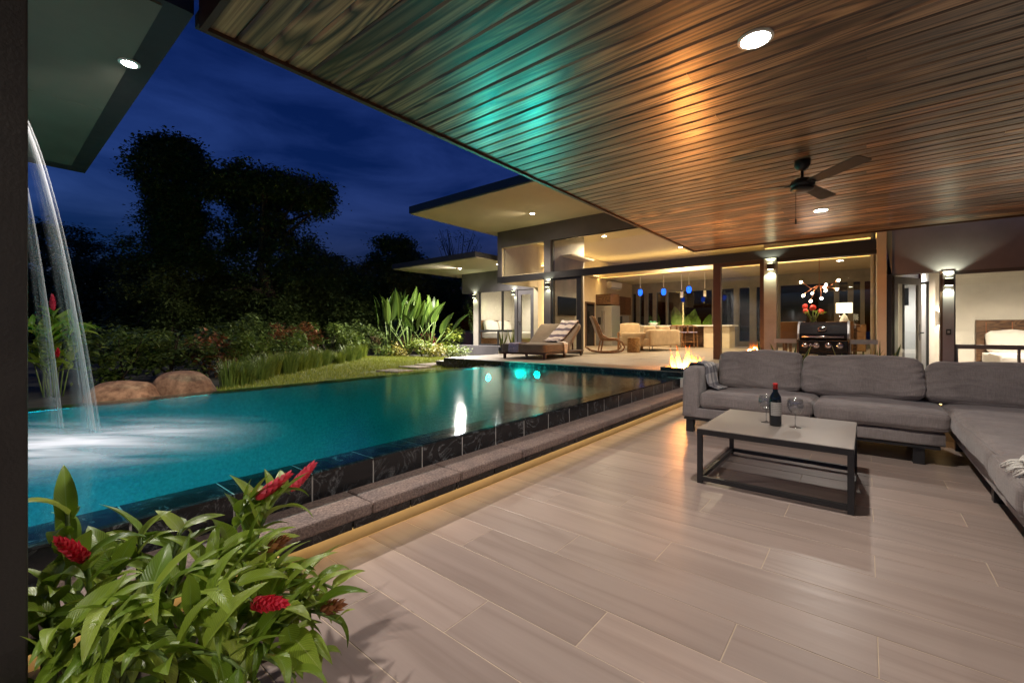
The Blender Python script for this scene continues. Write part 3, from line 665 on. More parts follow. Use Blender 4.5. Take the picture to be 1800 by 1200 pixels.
# ------------------------------------------------ left bedroom wing
WY = 12.10; WX0, WX1 = -12.4, -8.75
wing = thing('bedroom_wing', 'low grey bedroom wing with glass windows left of the pavilion', 'house', (0, 0, 0))
def wxx(px): return ony(px, 560, WY).x
boxo('upper_wall', WX0, WX1, WY, WY + 0.18, 2.48, 3.245, M_dwall, wing)
boxo('plinth', WX0 - 0.05, -8.76, WY - 0.25, WY + 0.18, 0.05, 0.47, M_dwall, wing)
wx = [WX0, wxx(832), wxx(840), wxx(881), wxx(904), wxx(909), wxx(937), WX1]
for a0, a1 in ((wx[1], wx[2]), (wx[4], wx[5] - 0.01)):
    boxo('column', a0, a1, WY + 0.005, WY + 0.175, 0.471, 2.479, M_conc if a0 == wx[1] else M_dwall, wing)
multi('window_frame', [(wx[2], wx[4], WY + 0.05, WY + 0.12, 0.98, 1.06), (wx[2], wx[2] + 0.06, WY + 0.05, WY + 0.12, 0.471, 2.479), (wx[3] - 0.03, wx[3] + 0.03, WY + 0.05, WY + 0.12, 1.061, 2.479), (wx[2] + 0.061, wx[4], WY + 0.05, WY + 0.12, 0.471, 0.53), (-10.6, -10.55, WY + 0.05, WY + 0.12, 0.531, 0.979)], M_black, wing)
boxo('pane', wx[2] + 0.061, wx[3] - 0.031, WY + 0.08, WY + 0.087, 1.061, 2.478, M_glass, wing)
boxo('pane', wx[3] + 0.031, wx[4] - 0.002, WY + 0.08, WY + 0.087, 1.061, 2.478, M_glass, wing)
boxo('pane', WX0 + 0.03, wx[1] - 0.002, WY + 0.08, WY + 0.087, 0.471, 2.478, M_glass, wing)
door = multi('glass_door', [(wx[5], wx[5] + 0.14, WY + 0.04, WY + 0.1, 0.475, 2.47), (wx[6] - 0.14, wx[6], WY + 0.04, WY + 0.1, 0.475, 2.47), (wx[5] + 0.141, wx[6] - 0.141, WY + 0.04, WY + 0.1, 2.3, 2.47), (wx[5] + 0.141, wx[6] - 0.141, WY + 0.04, WY + 0.1, 0.475, 0.56)], M_dwall, wing)
boxo('door_pane', wx[5] + 0.141, wx[6] - 0.141, WY + 0.065, WY + 0.072, 0.561, 2.299, M_glass, door)
multi('handle', [(wx[5] + 0.05, wx[5] + 0.09, WY + 0.0, WY + 0.039, 1.33, 1.36), (wx[5] + 0.05, wx[5] + 0.2, WY - 0.02, WY - 0.001, 1.335, 1.355)], M_chrome, door)
boxo('back_wall', WX0, -8.76, 15.2, 15.3, 0.4, 3.2, M_white, wing)
boxo('side_wall', WX0 - 0.01, WX0 + 0.02, WY + 0.9, 15.2, 0.4, 3.2, M_white, wing)
boxo('floor', WX0, -8.76, WY + 0.19, 15.2, 0.2, 0.41, M_slab, wing)
boxo('ceiling', WX0, -8.76, WY + 0.19, 15.2, 2.95, 3.0, M_white, wing)
wr = thing('wing_roof', 'low flat roof with a lit soffit over the bedroom wing', 'roof', (0, 0, 0))
boxo('fascia', -13.4, -9.2, 9.53, 16.2, 3.275, 3.44, M_fascia, wr)
boxo('soffit', -13.37, -9.17, 9.56, 16.2, 3.25, 3.274, M_soffit, wr)
a = onz(808, 472, 3.25); downlight(a.x, a.y, 3.246, 'recessed downlight in the low soffit outside the bedroom wing', 1100, r=0.06, angle=146, tilt=(R(-28), R(12), 0))
a = onz(875, 464, 3.25); downlight(a.x, a.y, 3.246, 'small recessed downlight in the low soffit next to the tall corner', 150, r=0.04, angle=165)
downlight(-10.6, 13.6, 2.946, 'recessed ceiling downlight inside the left bedroom', 160, r=0.06, angle=160, col=(1, 0.88, 0.7))
sc_at(835, 521, WY + 0.002, 'black up and down wall lamp between the left bedroom windows', power=7)
sc_at(904, 515, WY + 0.002, 'black up and down wall lamp next to the left bedroom door', power=7)

# ------------------------------------------------ right bedroom wing
rw = thing('bedroom_block', 'dark grey bedroom block with an open door at the right', 'house', (0, 0, 0))
def rx(px): return ony(px, 560, HY).x
# upper wall: its left end is cut on a slant
boxo('upper_wall', 0.3465, 4.6, HY, HY + 0.2, 2.021, 3.6, M_block, rw)
obj('slanted_trim', MB().prism([(0.346, 2.021), (0.346, 2.9), (0.285, 2.9), (0.285, 2.45)], HY - 0.04, HY + 0.2, 'y').mesh('slanted_trim', M_soffit), rw)
cx0, cx1 = rx(1657), rx(1677)
boxo('column', cx0, cx1, HY - 0.02, HY + 0.2, 0.0, 2.0205, M_block, rw)
multi('window_frame', [(cx1 + 0.001, 4.4, HY + 0.02, HY + 0.1, 0.745, 0.815), (cx1 + 0.001, cx1 + 0.05, HY + 0.02, HY + 0.1, 0.01, 0.744), (cx1 + 0.001, cx1 + 0.02, HY + 0.02, HY + 0.1, 0.816, 2.0205), (cx1 + 0.021, 4.4, HY + 0.02, HY + 0.1, 1.965, 2.0205), (rx(1791), rx(1795), HY + 0.02, HY + 0.1, 0.06, 0.744), (cx1 + 0.051, 4.4, HY + 0.02, HY + 0.1, 0.01, 0.06)], M_dwall, rw)
boxo('pane', cx1 + 0.021, 4.4, HY + 0.055, HY + 0.062, 0.816, 1.964, M_glass, rw)
boxo('door_jamb', cx0 - 0.03, cx0 - 0.001, HY - 0.01, HY + 0.12, 0.0, 2.0205, M_brown, rw)
boxo('floor', 0.35, 4.6, HY + 0.01, 14.8, -0.1, 0.0, M_slab, rw)
boxo('ceiling', 0.35, 4.6, HY + 0.2, 14.8, 2.5, 2.6, M_white, rw)
boxo('back_wall', 1.15, 4.6, 14.7, 14.8, 0, 2.5, M_white, rw)
boxo('back_wall', 0.35, 0.62, 13.0, 13.1, 0, 2.5, M_white, rw)
boxo('partition', 1.05, 1.149, 13.0, 14.8, 0, 2.5, M_white, rw)
boxo('side_wall', 0.35, 0.40, HY + 0.3, 13.0, 0, 2.5, M_white, rw)
multi('bathroom_door_frame', [(0.62, 0.66, 12.97, 13.12, 0, 2.1), (1.01, 1.05, 12.97, 13.12, 0, 2.1), (0.661, 1.009, 12.97, 13.12, 2.05, 2.1)], M_black, rw)
boxo('bathroom_wall', 0.3, 1.049, 15.4, 15.5, 0, 2.5, M_white, rw)
boxo('bathroom_window', 0.62, 0.86, 15.37, 15.398, 1.7, 2.15, M_screen, rw)
dl = thing('open_glass_door', 'pale framed glass door standing open at the right bedroom', 'door', (0.37, HY + 0.06, 0.01), R(62))
multi('frame', [(0, 0.10, -0.02, 0.02, 0, 1.98), (0.74, 0.84, -0.02, 0.02, 0, 1.98), (0.101, 0.739, -0.02, 0.02, 1.86, 1.98), (0.101, 0.739, -0.02, 0.02, 0, 0.12)], M_conc, dl)
boxo('pane', 0.101, 0.739, -0.004, 0.004, 0.121, 1.859, M_glass, dl)
multi('handle', [(0.775, 0.80, -0.06, -0.021, 0.98, 1.0), (0.66, 0.80, -0.075, -0.061, 0.98, 1.0)], M_chrome, dl)
multi('lock_plate', [(0.77, 0.80, -0.0205, -0.02, 0.85, 1.15)], M_black, dl)
sc_at(1667, 496, HY - 0.022, 'black up and down wall lamp by the right bedroom window', power=9)
bs = thing('bedside_lamp', 'small up and down wall lamp on the white bedroom wall', 'wall lamp', (1.42, 14.699, 1.33))
boxo('body', -0.04, 0.04, -0.09, -0.001, -0.05, 0.05, M_white, bs)
for s in (1, -1): spot('bedside_lamp_beam', (0, -0.05, s * 0.08), 9, (1, 0.86, 0.66), 90, 0.015, (math.pi if s > 0 else 0, 0, 0), 0.15, bs)
downlight(2.2, 12.2, 2.496, 'recessed ceiling downlight inside the right bedroom', 300, r=0.06, angle=160, col=(1, 0.84, 0.66))
downlight(0.85, 14.2, 2.496, 'recessed ceiling downlight in the white bathroom', 110, r=0.06, angle=160, col=(0.95, 0.96, 1))
ms_ = thing('switch_plate', 'small dark switch plate on the column by the bedroom window', 'switch', ((cx0 + cx1) / 2, HY - 0.021, 1.02))
boxo('plate', -0.03, 0.03, -0.012, 0, -0.045, 0.045, M_black, ms_)
boxo('rocker', -0.014, 0.014, -0.016, -0.0121, -0.02, 0.02, M_steel, ms_)

# ================================================================== GREY CORNER SOFA
M_plaid, nt, b = newmat('plaid_throw'); u = N(nt, 'ShaderNodeUVMap')
def stripes(nt, src, ch, n, w):
    sp = N(nt, 'ShaderNodeSeparateXYZ'); L(nt, src, sp.inputs[0])
    mu = N(nt, 'ShaderNodeMath', operation='MULTIPLY'); mu.inputs[1].default_value = n; L(nt, sp.outputs[ch], mu.inputs[0])
    fr = N(nt, 'ShaderNodeMath', operation='FRACT'); L(nt, mu.outputs[0], fr.inputs[0])
    lt = N(nt, 'ShaderNodeMath', operation='LESS_THAN'); lt.inputs[1].default_value = w; L(nt, fr.outputs[0], lt.inputs[0]); return lt.outputs[0]
s1 = stripes(nt, u.outputs[0], 0, 4.0, 0.45); s2 = stripes(nt, u.outputs[0], 1, 3.0, 0.45)
ad = N(nt, 'ShaderNodeMath', operation='ADD'); L(nt, s1, ad.inputs[0]); L(nt, s2, ad.inputs[1])
dv = N(nt, 'ShaderNodeMath', operation='MULTIPLY'); dv.inputs[1].default_value = 0.5; L(nt, ad.outputs[0], dv.inputs[0])
fn = N(nt, 'ShaderNodeTexNoise', Scale=300.0); cl = ramp(nt, dv.outputs[0], [(0.0, (0.62, 0.60, 0.58)), (0.5, (0.34, 0.33, 0.35)), (1.0, (0.17, 0.165, 0.19))])
L(nt, mixc(nt, 0.25, cl, mixc(nt, 1.0, cl, fn.outputs['Color'], 'OVERLAY')), b.inputs['Base Color']); b.inputs['Roughness'].default_value = 0.95
bump(nt, b, fn.outputs['Fac'], 0.3, 0.003)

SF = 4.62
sofa = thing('corner_sofa', 'long grey fabric sofa with a square left arm and two seats', 'sofa', (0, 0, 0))
def rb(name, x0, x1, y0, y1, z0, z1, mat, par, r=0.02, puff=0.0, n=10, seed=0, **k):
    me = cushion_mesh(name, x1 - x0, y1 - y0, z1 - z0, r, puff, mat, n, seed, **k)
    o = obj(name, me, par, ((x0 + x1) / 2, (y0 + y1) / 2, z0))
    if name == 'seat_cushion':
        fn = cushion_fn(x1 - x0, y1 - y0, z1 - z0, r, puff, seed, **k)
        for lv in (0.98, -0.9): obj('piping', piping_mesh(fn, M_sofab, 'z', lv, 0.0035), o)
    return o
rb('base_frame', -1.485, 0.47, SF, 5.50, 0.155, 0.262, M_sofab, sofa, 0.018, wob=0.002)
rb('arm', -1.485, -1.318, SF - 0.001, 5.50, 0.156, 0.668, M_sofab, sofa, 0.032, 0.006, wob=0.004)
rb('back_panel', -1.316, 0.46, 5.36, 5.50, 0.263, 0.66, M_sofab, sofa, 0.03, wob=0.003)
boxo('rail', -1.47, 0.44, SF + 0.015, 5.48, 0.132, 0.154, M_black, sofa)
for x in (-1.42, 0.32):
    for y in (SF + 0.04, 5.36): soft(boxo('leg', x - 0.035, x + 0.035, y, y + 0.07, 0.001, 0.1315, M_black, sofa), 0.003)
rb('seat_cushion', -1.312, -0.362, SF - 0.01, 5.36, 0.263, 0.425, M_sofa, sofa, 0.05, 0.018, 26, 1, wob=0.008, crease=0.004)
rb('seat_cushion', -0.355, 0.497, SF - 0.03, 5.36, 0.263, 0.425, M_sofa, sofa, 0.05, 0.020, 26, 2, wob=0.008, crease=0.004)
def back_cushion(x0, x1, par, seed, y=5.08, h=0.37, z=0.425):
    me = cushion_mesh('back_cushion', x1 - x0, 0.22, h, 0.055, 0.03, M_sofa, 34, seed, wob=0.014, crease=0.02)
    o = obj('back_cushion', me, par, ((x0 + x1) / 2, y + 0.14, z)); o.rotation_euler = (R(-10), 0, R(random.uniform(-1, 1)))
    fn = cushion_fn(x1 - x0, 0.22, h, 0.055, 0.03, seed, wob=0.014, crease=0.02)
    obj('piping', piping_mesh(fn, M_sofab, 'y', -0.98, 0.0035), o); return o
back_cushion(-1.255, -0.50, sofa, 3, h=0.385); back_cushion(-0.488, 0.385, sofa, 4, h=0.365)
so2 = thing('chaise_sofa', 'grey fabric chaise sofa running along the right edge of the patio', 'sofa', (0, 0, 0))
rb('base_frame', 0.55, 1.62, 1.15, 5.50, 0.15, 0.268, M_sofab, so2, 0.018, wob=0.002)
boxo('rail', 0.585, 1.6, 1.17, 5.48, 0.118, 0.149, M_black, so2)
for x in (0.60, 1.52):
    for y in (1.3, 3.9, 5.36): soft(boxo('leg', x, x + 0.05, y, y + 0.06, 0.001, 0.1175, M_black, so2), 0.003)
rb('seat_cushion', 0.495, 1.40, 3.29, 5.33, 0.269, 0.43, M_sofa, so2, 0.05, 0.018, 18, 5, wob=0.008)
rb('seat_cushion', 0.48, 1.40, 2.665, 3.28, 0.269, 0.43, M_sofa, so2, 0.05, 0.018, 18, 6, wob=0.008)
rb('seat_cushion', 0.48, 1.40, 1.2, 2.655, 0.269, 0.43, M_sofa, so2, 0.05, 0.024, 18, 7, wob=0.008)
rb('back_panel', 0.56, 1.62, 5.36, 5.50, 0.269, 0.66, M_sofab, so2, 0.03, wob=0.003)
rb('back_panel', 1.46, 1.62, 1.16, 5.355, 0.269, 0.66, M_sofab, so2, 0.03, wob=0.003)
back_cushion(0.412, 1.30, so2, 8, h=0.35)
# throws
p = [(-1.50, 5.02, 0.60), (-1.492, 5.02, 0.676), (-1.47, 5.02, 0.692), (-1.40, 5.02, 0.696), (-1.33, 5.02, 0.692), (-1.298, 5.0, 0.66), (-1.285, 4.98, 0.60), (-1.27, 4.96, 0.52), (-1.25, 4.94, 0.465), (-1.20, 4.92, 0.452), (-1.15, 4.90, 0.452)]
th = obj('throw_blanket', cloth_mesh('throw_blanket', (p, (0.1, 1, 0)), 0.30, M_plaid, wav=0.02)); th.modifiers.new('t', 'SOLIDIFY').thickness = 0.006
tag(th, 'grey and white plaid throw hung over the sofa arm', 'blanket')
p = [(1.40, 3.03, 0.470), (1.1, 3.0, 0.475), (0.88, 2.98, 0.478), (0.72, 2.96, 0.478), (0.62, 2.94, 0.473), (0.56, 2.92, 0.464), (0.53, 2.9, 0.455)]
me = cloth_mesh('white_throw', (p, (0.1, 1, 0)), 0.26, M_linen, wav=0.035, nw=14, seed=4)
wt = obj('white_throw', me); wt.modifiers.new('t', 'SOLIDIFY').thickness = 0.012; wt.modifiers.new('s', 'SUBSURF').levels = 1
tag(wt, 'white fringed throw lying across the chaise seat', 'blanket')
fr = MB(); rg = random.Random(5)
for i in range(26):
    y = 2.78 + 0.24 * i / 25; x = 0.54 + rg.uniform(-0.01, 0.01); dx = rg.uniform(0.03, 0.06)
    fr.tube([(x, y, 0.458), (x - dx * 0.5, y + rg.uniform(-.01, .01), 0.452), (x - dx, y + rg.uniform(-.015, .015), 0.425)], 0.004, 5)
obj('fringe', fr.mesh('fringe', M_linen, True), wt)

# ================================================================== COFFEE TABLE
tb = thing('coffee_table', 'square low coffee table with a black metal frame and taupe top', 'table', (0, 0, 0))
x0, x1, y0, y1 = -0.905, -0.052, 3.13, 4.07; q = 0.032; TZ = 0.376
for x in (x0, x1 - q):
    for y in (y0, y1 - q): soft(boxo('leg', x, x + q, y, y + q, 0.001, TZ - 0.0405, M_black, tb), 0.002)
for y in (y0, y1 - q): boxo('rail', x0 + q + 0.0005, x1 - q - 0.0005, y + 0.001, y + q - 0.001, 0.022, 0.05, M_black, tb)
for x in (x0, x1 - q): boxo('rail', x + 0.001, x + q - 0.001, y0 + q + 0.0005, y1 - q - 0.0005, 0.022, 0.05, M_black, tb)
multi('apron', [(x0, x1, y0, y0 + q, TZ - 0.04, TZ - 0.006), (x0, x1, y1 - q, y1, TZ - 0.04, TZ - 0.006), (x0, x0 + q, y0 + q, y1 - q, TZ - 0.04, TZ - 0.006), (x1 - q, x1, y0 + q, y1 - q, TZ - 0.04, TZ - 0.006)], M_black, tb)
soft(boxo('top', x0 + 0.002, x1 - 0.002, y0 + 0.002, y1 - 0.002, TZ - 0.0055, TZ, M_top, tb), 0.0015)
# wine bottle with its label
bt = onz(1363, 748, TZ)
wb = thing('wine_bottle', 'dark wine bottle with a red capsule on the coffee table', 'bottle', (bt.x, bt.y, TZ + 0.0005), R(20))
obj('glass_body', MB().lathe([(0.030, 0), (0.0365, 0.004), (0.0375, 0.02), (0.0375, 0.185), (0.035, 0.205), (0.024, 0.226), (0.0155, 0.240), (0.0145, 0.292)], 32).mesh('glass_body', M_bottle, True), wb)
obj('capsule', MB().lathe([(0.0151, 0.236), (0.0152, 0.288), (0.0162, 0.289), (0.0162, 0.297), (0.013, 0.300)], 28).mesh('capsule', M_redcap, True), wb)
mL, ntL, bL = newmat('paper_label'); vL = coords(ntL, (1, 1, 1)); spz = N(ntL, 'ShaderNodeSeparateXYZ'); L(ntL, vL, spz.inputs[0])
pr = N(ntL, 'ShaderNodeTexNoise', Scale=160.0, Detail=1.0); vm = coords(ntL, (1, 1, 3)); L(ntL, vm, pr.inputs['Vector'])
row = N(ntL, 'ShaderNodeMath', operation='MULTIPLY'); row.inputs[1].default_value = 520; L(ntL, spz.outputs[2], row.inputs[0])
rs = N(ntL, 'ShaderNodeMath', operation='SINE'); L(ntL, row.outputs[0], rs.inputs[0])
ml_ = N(ntL, 'ShaderNodeMath', operation='MULTIPLY'); L(ntL, rs.outputs[0], ml_.inputs[0]); L(ntL, pr.outputs['Fac'], ml_.inputs[1])
L(ntL, ramp(ntL, ml_.outputs[0], [(0.30, (0.46, 0.43, 0.39)), (0.42, (0.20, 0.18, 0.17))]), bL.inputs['Base Color']); bL.inputs['Roughness'].default_value = 0.7
lb = MB(); vs = []; n_ = 14
for z in (0.075, 0.168):
    for k in range(n_ + 1):
        t = R(-150) + R(125) * k / n_; vs.append((0.0379 * math.cos(t), 0.0379 * math.sin(t), z))
lb.add(vs, [(k, k + 1, n_ + 2 + k, n_ + 1 + k) for k in range(n_)])
obj('paper_label', lb.mesh('paper_label', mL, True), wb)
M_wine = glass('drinking_glass', (0.93, 0.94, 0.95), 0.03, 1.9)
for i, (px, py, lab) in enumerate(((1398, 751, 'empty stemmed balloon glass standing right of the wine bottle'), (1347, 742, 'empty stemmed balloon glass half hidden behind the wine bottle'))):
    p = onz(px, py, TZ); g = thing('wine_glass', lab, 'glass', (p.x, p.y, TZ + 0.0005), group='stemmed glasses on the coffee table')
    obj('foot', MB().lathe([(0.036, 0), (0.036, 0.002), (0.012, 0.006), (0.005, 0.012)], 28).mesh('foot', M_wine, True), g)
    obj('stem', MB().lathe([(0.0048, 0.0125), (0.0038, 0.04), (0.0045, 0.082)], 16).mesh('stem', M_wine, True), g)
    obj('bowl', MB().lathe([(0.006, 0.083), (0.030, 0.096), (0.046, 0.125), (0.050, 0.150), (0.047, 0.178), (0.042, 0.197), (0.0405, 0.197), (0.0455, 0.177), (0.0485, 0.150), (0.0445, 0.126), (0.029, 0.099), (0.001, 0.087)], 32, cap=False).mesh('bowl', M_wine, True), g)

# ================================================================== CEILING FAN
fp = onz(1410, 283, ZC)
fan = thing('ceiling_fan', 'black three blade ceiling fan hanging under the patio boards', 'fan', (fp.x, fp.y, 0))
obj('canopy', MB().lathe([(0.025, 2.60), (0.045, 2.615), (0.068, 2.65), (0.07, ZC - 0.003)], 28).mesh('canopy', M_black, True), fan)
obj('downrod', MB().lathe([(0.013, 2.535), (0.013, 2.599)], 14).mesh('downrod', M_black), fan)
obj('motor', MB().lathe([(0.03, 2.534), (0.06, 2.525), (0.095, 2.50), (0.105, 2.475), (0.105, 2.45), (0.092, 2.448), (0.092, 2.435), (0.10, 2.433), (0.098, 2.415), (0.06, 2.40)], 32).mesh('motor', M_black, True), fan)
for ang in (-45, 75, 195):
    bl = MB(); pr = [(0.10, 0.035), (0.16, 0.05), (0.30, 0.062), (0.50, 0.068), (0.665, 0.07), (0.68, 0.06)]
    for zt in (-0.003, 0.003):
        bl.add([(r, s * w, zt) for r, w in pr for s in (-1, 1)], [])
    n_ = len(pr)
    bl.f += [(2 * i, 2 * i + 1, 2 * i + 3, 2 * i + 2) for i in range(n_ - 1)] + [(2 * n_ + 2 * i, 2 * n_ + 2 * i + 2, 2 * n_ + 2 * i + 3, 2 * n_ + 2 * i + 1) for i in range(n_ - 1)]
    rim = [2 * i for i in range(n_)] + [2 * i + 1 for i in reversed(range(n_))]
    bl.f += [(rim[i], rim[(i + 1) % len(rim)], 2 * n_ + rim[(i + 1) % len(rim)], 2 * n_ + rim[i]) for i in range(len(rim))]
    o = obj('blade', bl.mesh('blade', plain('fan_blade', (0.035, 0.030, 0.028), 0.45) if 'fan_blade' not in MATS else MATS['fan_blade']), fan, (0, 0, 2.468), (R(-12), 0, R(ang))); o.rotation_mode = 'XYZ'
    obj('blade_iron', MB().box(0.06, 0.15, -0.018, 0.018, -0.012, -0.004).mesh('blade_iron', M_black), fan, (0, 0, 2.468), (R(-12), 0, R(ang)))
obj('pull_chain', MB().tube([(-0.05, -0.02, 2.405), (-0.05, -0.02, 2.14)], 0.0022, 6).lathe([(0.003, 2.14), (0.008, 2.13), (0.008, 2.09), (0.003, 2.085)], 10, (-0.05, -0.02, 0)).mesh('pull_chain', M_black), fan)

# ================================================================== FIRE TROUGH
ft = thing('fire_trough', 'low dark fire trough burning at the corner of the pool deck', 'fire pit', (-2.30, 7.55, 0.375))
multi('trough', [(-0.20, 0.20, -0.80, -0.74, 0, 0.10), (-0.20, 0.20, 0.74, 0.80, 0, 0.10), (-0.20, -0.15, -0.739, 0.739, 0, 0.10), (0.15, 0.20, -0.739, 0.739, 0, 0.10), (-0.149, 0.149, -0.739, 0.739, 0, 0.03)], M_marble, ft)
rk = MB(); rg = random.Random(9)
for i in range(90):
    c = (rg.uniform(-.13, .13), rg.uniform(-.72, .72), 0.04 + rg.uniform(0, .02)); r = rg.uniform(.018, .034)
    ph = rg.random() * 6
    rk.lathe([(r * .3, -r * .7), (r, -r * .1), (r * .8, r * .5), (r * .2, r * .75)], 6, c)
o = obj('lava_rock', rk.mesh('lava_rock', stone('lava', (0.02, 0.016, 0.014), (0.09, 0.07, 0.06), sc=60)), ft); o['kind'] = 'stuff'
m, nt, b = newmat('flame'); nt.nodes.remove(b); out = nt.nodes['Material Output']
tcx = N(nt, 'ShaderNodeTexCoord'); sp = N(nt, 'ShaderNodeSeparateXYZ'); L(nt, tcx.outputs['Generated'], sp.inputs[0])
nn = N(nt, 'ShaderNodeTexNoise', Scale=5.0, Detail=2.0); L(nt, tcx.outputs['Generated'], nn.inputs['Vector'])
ad = N(nt, 'ShaderNodeMath', operation='ADD'); L(nt, sp.outputs[2], ad.inputs[0])
sb = N(nt, 'ShaderNodeMath', operation='MULTIPLY'); sb.inputs[1].default_value = 0.5; L(nt, nn.outputs['Fac'], sb.inputs[0]); L(nt, sb.outputs[0], ad.inputs[1])
em = N(nt, 'ShaderNodeEmission', Strength=20.0); L(nt, ramp(nt, ad.outputs[0], [(0.15, (1.0, 0.46, 0.13)), (0.5, (0.8, 0.20, 0.022)), (0.95, (0.45, 0.06, 0.004))]), em.inputs[0])
trn = N(nt, 'ShaderNodeBsdfTransparent'); mxs = N(nt, 'ShaderNodeMixShader')
L(nt, ramp(nt, ad.outputs[0], [(0.3, (0.15,) * 3), (0.75, (0.62,) * 3), (1.15, (0.95,) * 3)]), mxs.inputs[0]); L(nt, em.outputs[0], mxs.inputs[1]); L(nt, trn.outputs[0], mxs.inputs[2]); L(nt, mxs.outputs[0], out.inputs['Surface'])
M_flame = m; rg = random.Random(21)
point('fire_glow', (0.0, -0.45, 0.16), 60, (1.0, 0.36, 0.08), 0.06, ft); point('fire_glow', (0.0, 0.25, 0.14), 45, (1.0, 0.36, 0.08), 0.05, ft)
for i in range(30):
    h = rg.uniform(.08, .36) * (1.1 if i < 16 else 0.7); r = h * rg.uniform(.07, .13) + .008; y = -0.68 + 1.3 * i / 29 + rg.uniform(-.05, .05); x = rg.uniform(-.07, .07)
    ln = rg.uniform(-.10, .10); ph = rg.random() * 6; prof = [0.45, 0.95, 1.0, 0.72, 0.42, 0.2, 0.02]
    pts = [(x + ln * (k / 6) ** 2 + 0.02 * math.sin(ph + k * .9), y + 0.03 * math.cos(ph + k * .9), 0.045 + h * k / 6) for k in range(7)]
    obj('flame', MB().tube(pts, [r * q for q in prof], 8, cap=False, flat=0.7).mesh('flame', M_flame, True), ft)

# ================================================================== GAS GRILL
gr = thing('gas_grill', 'black gas grill with side shelves and five knobs behind the sofa', 'grill', (-0.48, 7.55, 0))
M_enam = plain('black_enamel', (0.012, 0.012, 0.013), 0.16, var=0.1)
W2 = 0.285
boxo('cabinet', -W2, W2, 0.02, 0.52, 0.09, 0.86, M_black, gr, 0.004)
boxo('side_panel', -W2 - 0.022, -W2 - 0.001, 0.0, 0.53, 0.09, 0.875, M_brown, gr); boxo('side_panel', W2 + 0.001, W2 + 0.022, 0.0, 0.53, 0.09, 0.875, M_brown, gr)
for s in (-1, 1):
    dd = boxo('door', (-W2 + 0.01) if s < 0 else 0.006, -0.006 if s < 0 else W2 - 0.01, -0.004, 0.019, 0.14, 0.72, M_enam, gr, 0.003)
    boxo('door_handle', -0.25 if s < 0 else 0.05, -0.05 if s < 0 else 0.25, -0.03, -0.012, 0.69, 0.705, M_chrome, dd)
cp = boxo('control_panel', -W2, W2, -0.03, 0.018, 0.745, 0.90, M_enam, gr, 0.006)
for k, (x, r) in enumerate(((-0.205, .03), (-0.135, .022), (-0.07, .033), (0.065, .033), (0.195, .033))):
    kb = obj('knob', MB().lathe([(r * 1.25, 0), (r * 1.25, 0.006), (r, 0.008), (r * 0.9, 0.032), (r * 0.4, 0.036)], 20).mesh('knob', M_chrome, True), gr, (x, -0.031, 0.835), (R(90), 0, 0))
    obj('indicator', MB().box(-0.003, 0.003, -r * .8, r * .8, 0.0365, 0.041).mesh('indicator', M_black), kb)
lid = obj('lid', MB().prism([(0.03, 0.905), (-0.01, 0.93), (-0.01, 1.0), (0.06, 1.12), (0.16, 1.165), (0.40, 1.165), (0.50, 1.08), (0.52, 0.905)], -W2 + 0.008, W2 - 0.008, 'x').mesh('lid', M_enam), gr); soft(lid, 0.012, 3)
for s in (-1, 1):
    xx = s * (W2 + 0.004)
    obj('lid_end', MB().prism([(0.02, 0.90), (-0.022, 0.93), (-0.022, 1.0), (0.052, 1.128), (0.155, 1.178), (0.41, 1.178), (0.512, 1.09), (0.53, 0.90)], xx - 0.011, xx + 0.011, 'x').mesh('lid_end', M_steel), gr)
obj('lid_handle', MB().tube([(-0.24, -0.05, 0.955), (0.24, -0.05, 0.955)], 0.012, 12).tube([(-0.23, -0.05, 0.955), (-0.23, -0.005, 0.955)], 0.008, 8).tube([(0.23, -0.05, 0.955), (0.23, -0.005, 0.955)], 0.008, 8).mesh('lid_handle', M_chrome, True), gr)
tm = obj('thermometer', MB().lathe([(0.05, 0), (0.05, 0.008), (0.036, 0.010)], 28).mesh('thermometer', M_chrome, True), gr, (-0.005, 0.018, 1.065), (R(60), 0, 0), (1.15, 0.75, 1))
obj('dial', MB().lathe([(0.034, 0.0105), (0.001, 0.011)], 24, cap=False).mesh('dial', M_screen), tm)
obj('needle', MB().box(-0.003, 0.022, -0.002, 0.002, 0.0112, 0.0122).mesh('needle', M_chrome), tm)
for s in (-1, 1):
    sh = boxo('side_shelf', -0.585 if s < 0 else W2 + 0.024, -W2 - 0.024 if s < 0 else 0.595, 0.0, 0.46, 0.865, 0.915, M_enam, gr, 0.006)
    multi('shelf_trim', [((-0.592 if s < 0 else W2 + 0.024), (-W2 - 0.024 if s < 0 else 0.602), -0.008, -0.0005, 0.86, 0.92)], M_steel, sh)
for x in (-0.25, 0.25):
    for y in (0.08, 0.45): obj('caster', MB().lathe([(0.035, -0.015), (0.04, -0.008), (0.04, 0.008), (0.035, 0.015)], 18).mesh('caster', M_black), gr, (x, y, 0.045), (0, R(90), 0))

